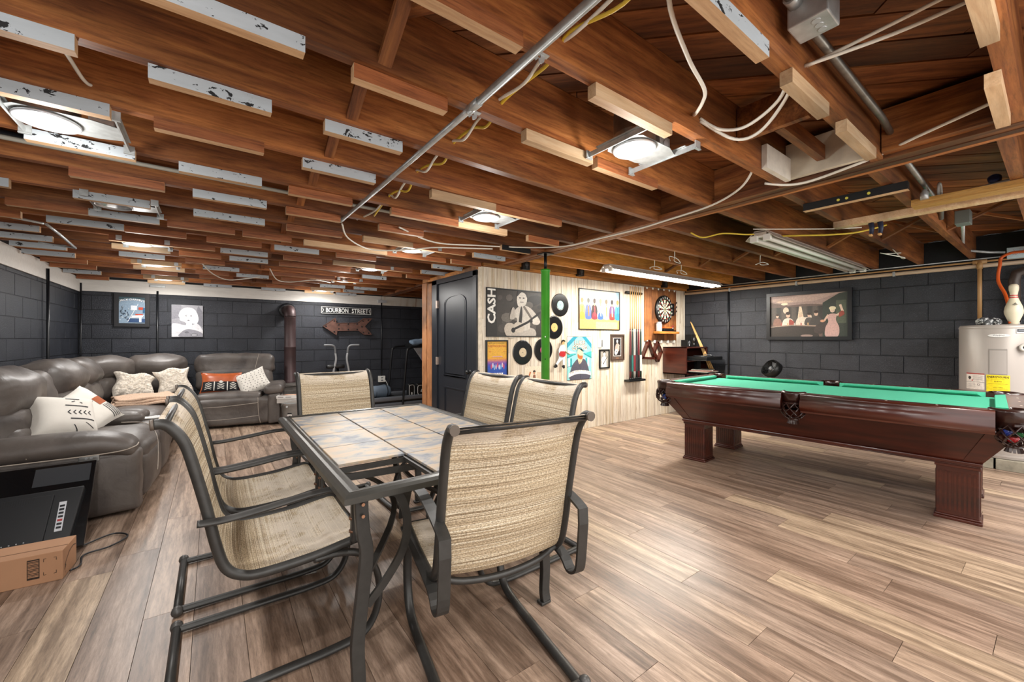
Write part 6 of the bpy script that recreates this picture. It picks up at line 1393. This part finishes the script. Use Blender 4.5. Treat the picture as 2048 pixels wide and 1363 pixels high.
MB().lathe([(.026, 0), (.029, .01), (.042, .05), (.058, .10), (.0605, .125), (.055, .165), (.040, .21), (.027, .25), (.0235, .275), (.026, .30), (.031, .325), (.0325, .345), (.030, .365), (.02, .378), (0, .381)], 28).build('pin', plain('#d6ccb4', .4, name='worn_pin', noise=.06, nscale=7), bn)
for z in (.254, .272): MB().lathe([(.0275 if z < .26 else .0245, z-.005), (.0270 if z < .26 else .0252, z+.005)], 28, cap=False).build('neck_stripe', plain('#b3282b', .4), bn)
a = Art(.05, .03); a.rect('#2a2a2a', .15, .3, .85, .45); a.rect('#2a2a2a', .3, .12, .7, .2); a.poly('#2a2a2a', [(.3, .6), (.5, .95), (.7, .6)]); a.build('mark', bn, Matrix.Translation((-.055, -.012, .19)) @ Matrix.Rotation(-PI/2+.2, 4, 'Z') @ Matrix.Rotation(PI/2-.28, 4, 'X'))
pb = thing('plastic_bag', 'crumpled clear and black plastic bag on top of the water heater', 'bag', (5.995, .42, 1.353))
for i in range(5): MB().rbox((.02*math.sin(i*2), -.04+.028*i, .028+.012*(i % 2)), (.075, .06, .055), .026, 8, (0, 0, .006), RZ(i), wrk(i*5, .009)).build('lobe', chipped('bag_film', '#3b3c3e', '#c8cacb', .52), pb)  # pale patches are clear film and silver highlights put into the colour

# ---------------- back wall decoration ----------------
YK = YB-.008
def backpic(name, label, cat, x0, x1, z0, z1, art, fr=None, fw=.02, aw=None, y=YK):
    t = thing(name, label, cat, ((x0+x1)/2, y, (z0+z1)/2)); w, h = x1-x0, z1-z0
    MB().bb((-w/2, -.014, -h/2), (w/2, 0, h/2)).build('backing', fr or plain('#cfcfd2', .5), t)
    if fr: frame_mb(w, h, fw, .022, on_y(0, 0, 0)).build('frame', fr, t)
    art.build('print', t, on_y(0, 0, -.0145)); return t
a = Art(.29, .38); a.rect('#8aa0b4', 0, 0, 1, 1); a.poly('#2f4a52', [(0, .80), (.3, .93), (.6, .95), (1, .88), (1, 1), (0, 1)]); a.text('#20303a', "JACK DANIEL'S", .505, .835, .96, .115, arc=.022, bold=.05); a.text('#f4f6f8', "JACK DANIEL'S", .5, .84, .94, .10, arc=.022, bold=.02)
rr = random.Random(9)
for k in range(40): a.ell(rr.choice(['#5a6a78', '#c9d3dc', '#39485a', '#a8b8c4', '#2e3c4a']), rr.random()*.55+.05, rr.random()*.55+.1, rr.uniform(.02, .07), rr.uniform(.01, .04), rr.random()*3, 7)
a.rect('#dfe6ee', .45, .50, .68, .68); a.rect('#c4482e', .74, .52, .92, .62); a.rect('#c4482e', .62, .30, .9, .36); a.poly('#e6ecf2', [(.45, .20), (.5, .30), (.95, .32), (.86, .22)]); a.rect('#2f4d78', .35, .04, 1, .18); a.rect('#eef2f6', .76, .05, .85, .22); a.line('#f6f8fa', [(.34, .06), (.72, .74)], .006); a.rect('#2a5f86', .9, .4, 1, .6)
backpic('framed_poster', "square black framed poster reading JACK DANIEL'S on the back wall", 'poster', -1.13, -.75, 1.395, 1.875, a, plain('#232326', .5), .05)
a = Art(.375, .485); a.rect('#9c9ba2', 0, 0, 1, 1); a.poly('#85848c', [(0, .55), (.3, .6), (.3, 1), (0, 1)]); a.poly('#7c7b83', [(.7, .5), (1, .3), (1, .8), (.85, 1)])
a.org('#d9d8dc', [(0, .0), (0, .38), (.15, .42), (.35, .38), (.6, .36), (.82, .42), (1, .2), (1, 0)]); a.org('#efeef0', [(.22, .66), (.26, .80), (.38, .90), (.55, .93), (.72, .88), (.82, .74), (.86, .56), (.80, .42), (.70, .42), (.3, .5), (.25, .6)])
a.org('#e4e2e4', [(.38, .52), (.37, .70), (.44, .80), (.60, .80), (.68, .68), (.66, .52), (.56, .42), (.46, .43)]); a.org('#dedcdf', [(.46, .30), (.48, .46), (.62, .46), (.64, .32)]); a.org('#f5f4f5', [(.22, .66), (.34, .84), (.5, .84), (.42, .74), (.3, .64)])
a.line('#6a6970', [(.42, .675), (.49, .69)], .007); a.line('#6a6970', [(.58, .685), (.65, .67)], .007); a.ell('#55545a', .455, .655, .022, .010, n=8); a.ell('#55545a', .615, .655, .022, .010, n=8); a.poly('#77757c', [(.48, .525), (.53, .54), (.585, .525), (.53, .505)]); a.line('#b2b0b5', [(.52, .64), (.515, .58), (.545, .575)], .004)
a.org('#8f8e96', [(.25, 0), (.3, .14), (.45, .23), (.65, .23), (.85, .18), (1, .10), (1, 0)]); a.ell('#6a6970', .72, .06, .12, .055); a.ell('#a5a4aa', .72, .06, .09, .04); a.ell('#6e6d75', .48, .14, .07, .035); a.org('#eceaec', [(.25, .18), (.5, .30), (.78, .26), (.95, .16), (.75, .22), (.5, .25), (.3, .16)])
backpic('portrait_canvas', 'square grey canvas portrait of a blonde curly haired woman on the back wall', 'picture', -.50, -.122, 1.248, 1.738, a)
a = Art(.91, .135); a.rect('#101214', 0, 0, 1, 1)
for x0, y0, x1, y1 in ((.008, .05, .992, .09), (.008, .91, .992, .95), (.008, .05, .014, .95), (.986, .05, .992, .95)): a.rect('#e6e6e2', x0, y0, x1, y1)
a.poly('#e6e6e2', [(.02, .2), (.045, .5), (.02, .8), (.03, .8), (.055, .5), (.03, .2)]); a.poly('#e6e6e2', [(.98, .2), (.955, .5), (.98, .8), (.97, .8), (.945, .5), (.97, .2)])
a.text('#ecece8', 'BOURBON', .31, .5, .43, .62, bold=.01); a.text('#ecece8', 'STREET', .765, .5, .34, .62, bold=.01)
sg = thing('street_sign', 'black metal street sign reading BOURBON STREET on the back wall', 'sign', (2.045, YK-.02, 1.748)); MB().bb((-.455, 0, -.0675), (.455, .006, .0675)).build('plate', M_blackm, sg, bev=.003); a.build('lettering', sg, on_y(0, 0, 0))
ws = thing('arrow_sign', 'rusty brown metal marquee arrow sign pointing left', 'sign', (2.06, YK, 1.45))
pts = [(-.44, .0), (-.23, .155), (-.22, .06), (.17, .075), (.28, .16), (.44, .16), (.30, .01), (.44, -.15), (.29, -.15), (.18, -.07), (-.20, -.085), (-.21, -.16)]
M_rs = plain('#62443a', .6, .3, 'rusted_sheet', noise=.3, nscale=14)
Mz = Matrix(((1, 0, 0, 0), (0, 0, -1, 0), (0, 1, 0, 0), (0, 0, 0, 1)))
MB().prism(pts, .05, Mz).build('face', M_rs, ws); lip = MB()
for (x0, z0), (x1, z1) in zip(pts, pts[1:]+pts[:1]): lip.tube([(x0, -.055, z0), (x1, -.055, z1)], .006, 4)
lip.build('rim', M_rs, ws)
for x_, z_ in ((-.39, .0), (-.25, .10), (-.25, -.10), (-.17, .03), (-.17, -.045), (.0, .045), (.0, -.055), (.16, .05), (.16, -.05), (.27, .11), (.37, .13), (.25, .0), (.28, -.11), (.38, -.12)): MB().lathe([(.014, 0), (.014, .004), (.009, .006), (0, .003)], 10, (x_, -.05, z_), Rx(PI/2)).build('bulb_socket', M_blackm, ws)
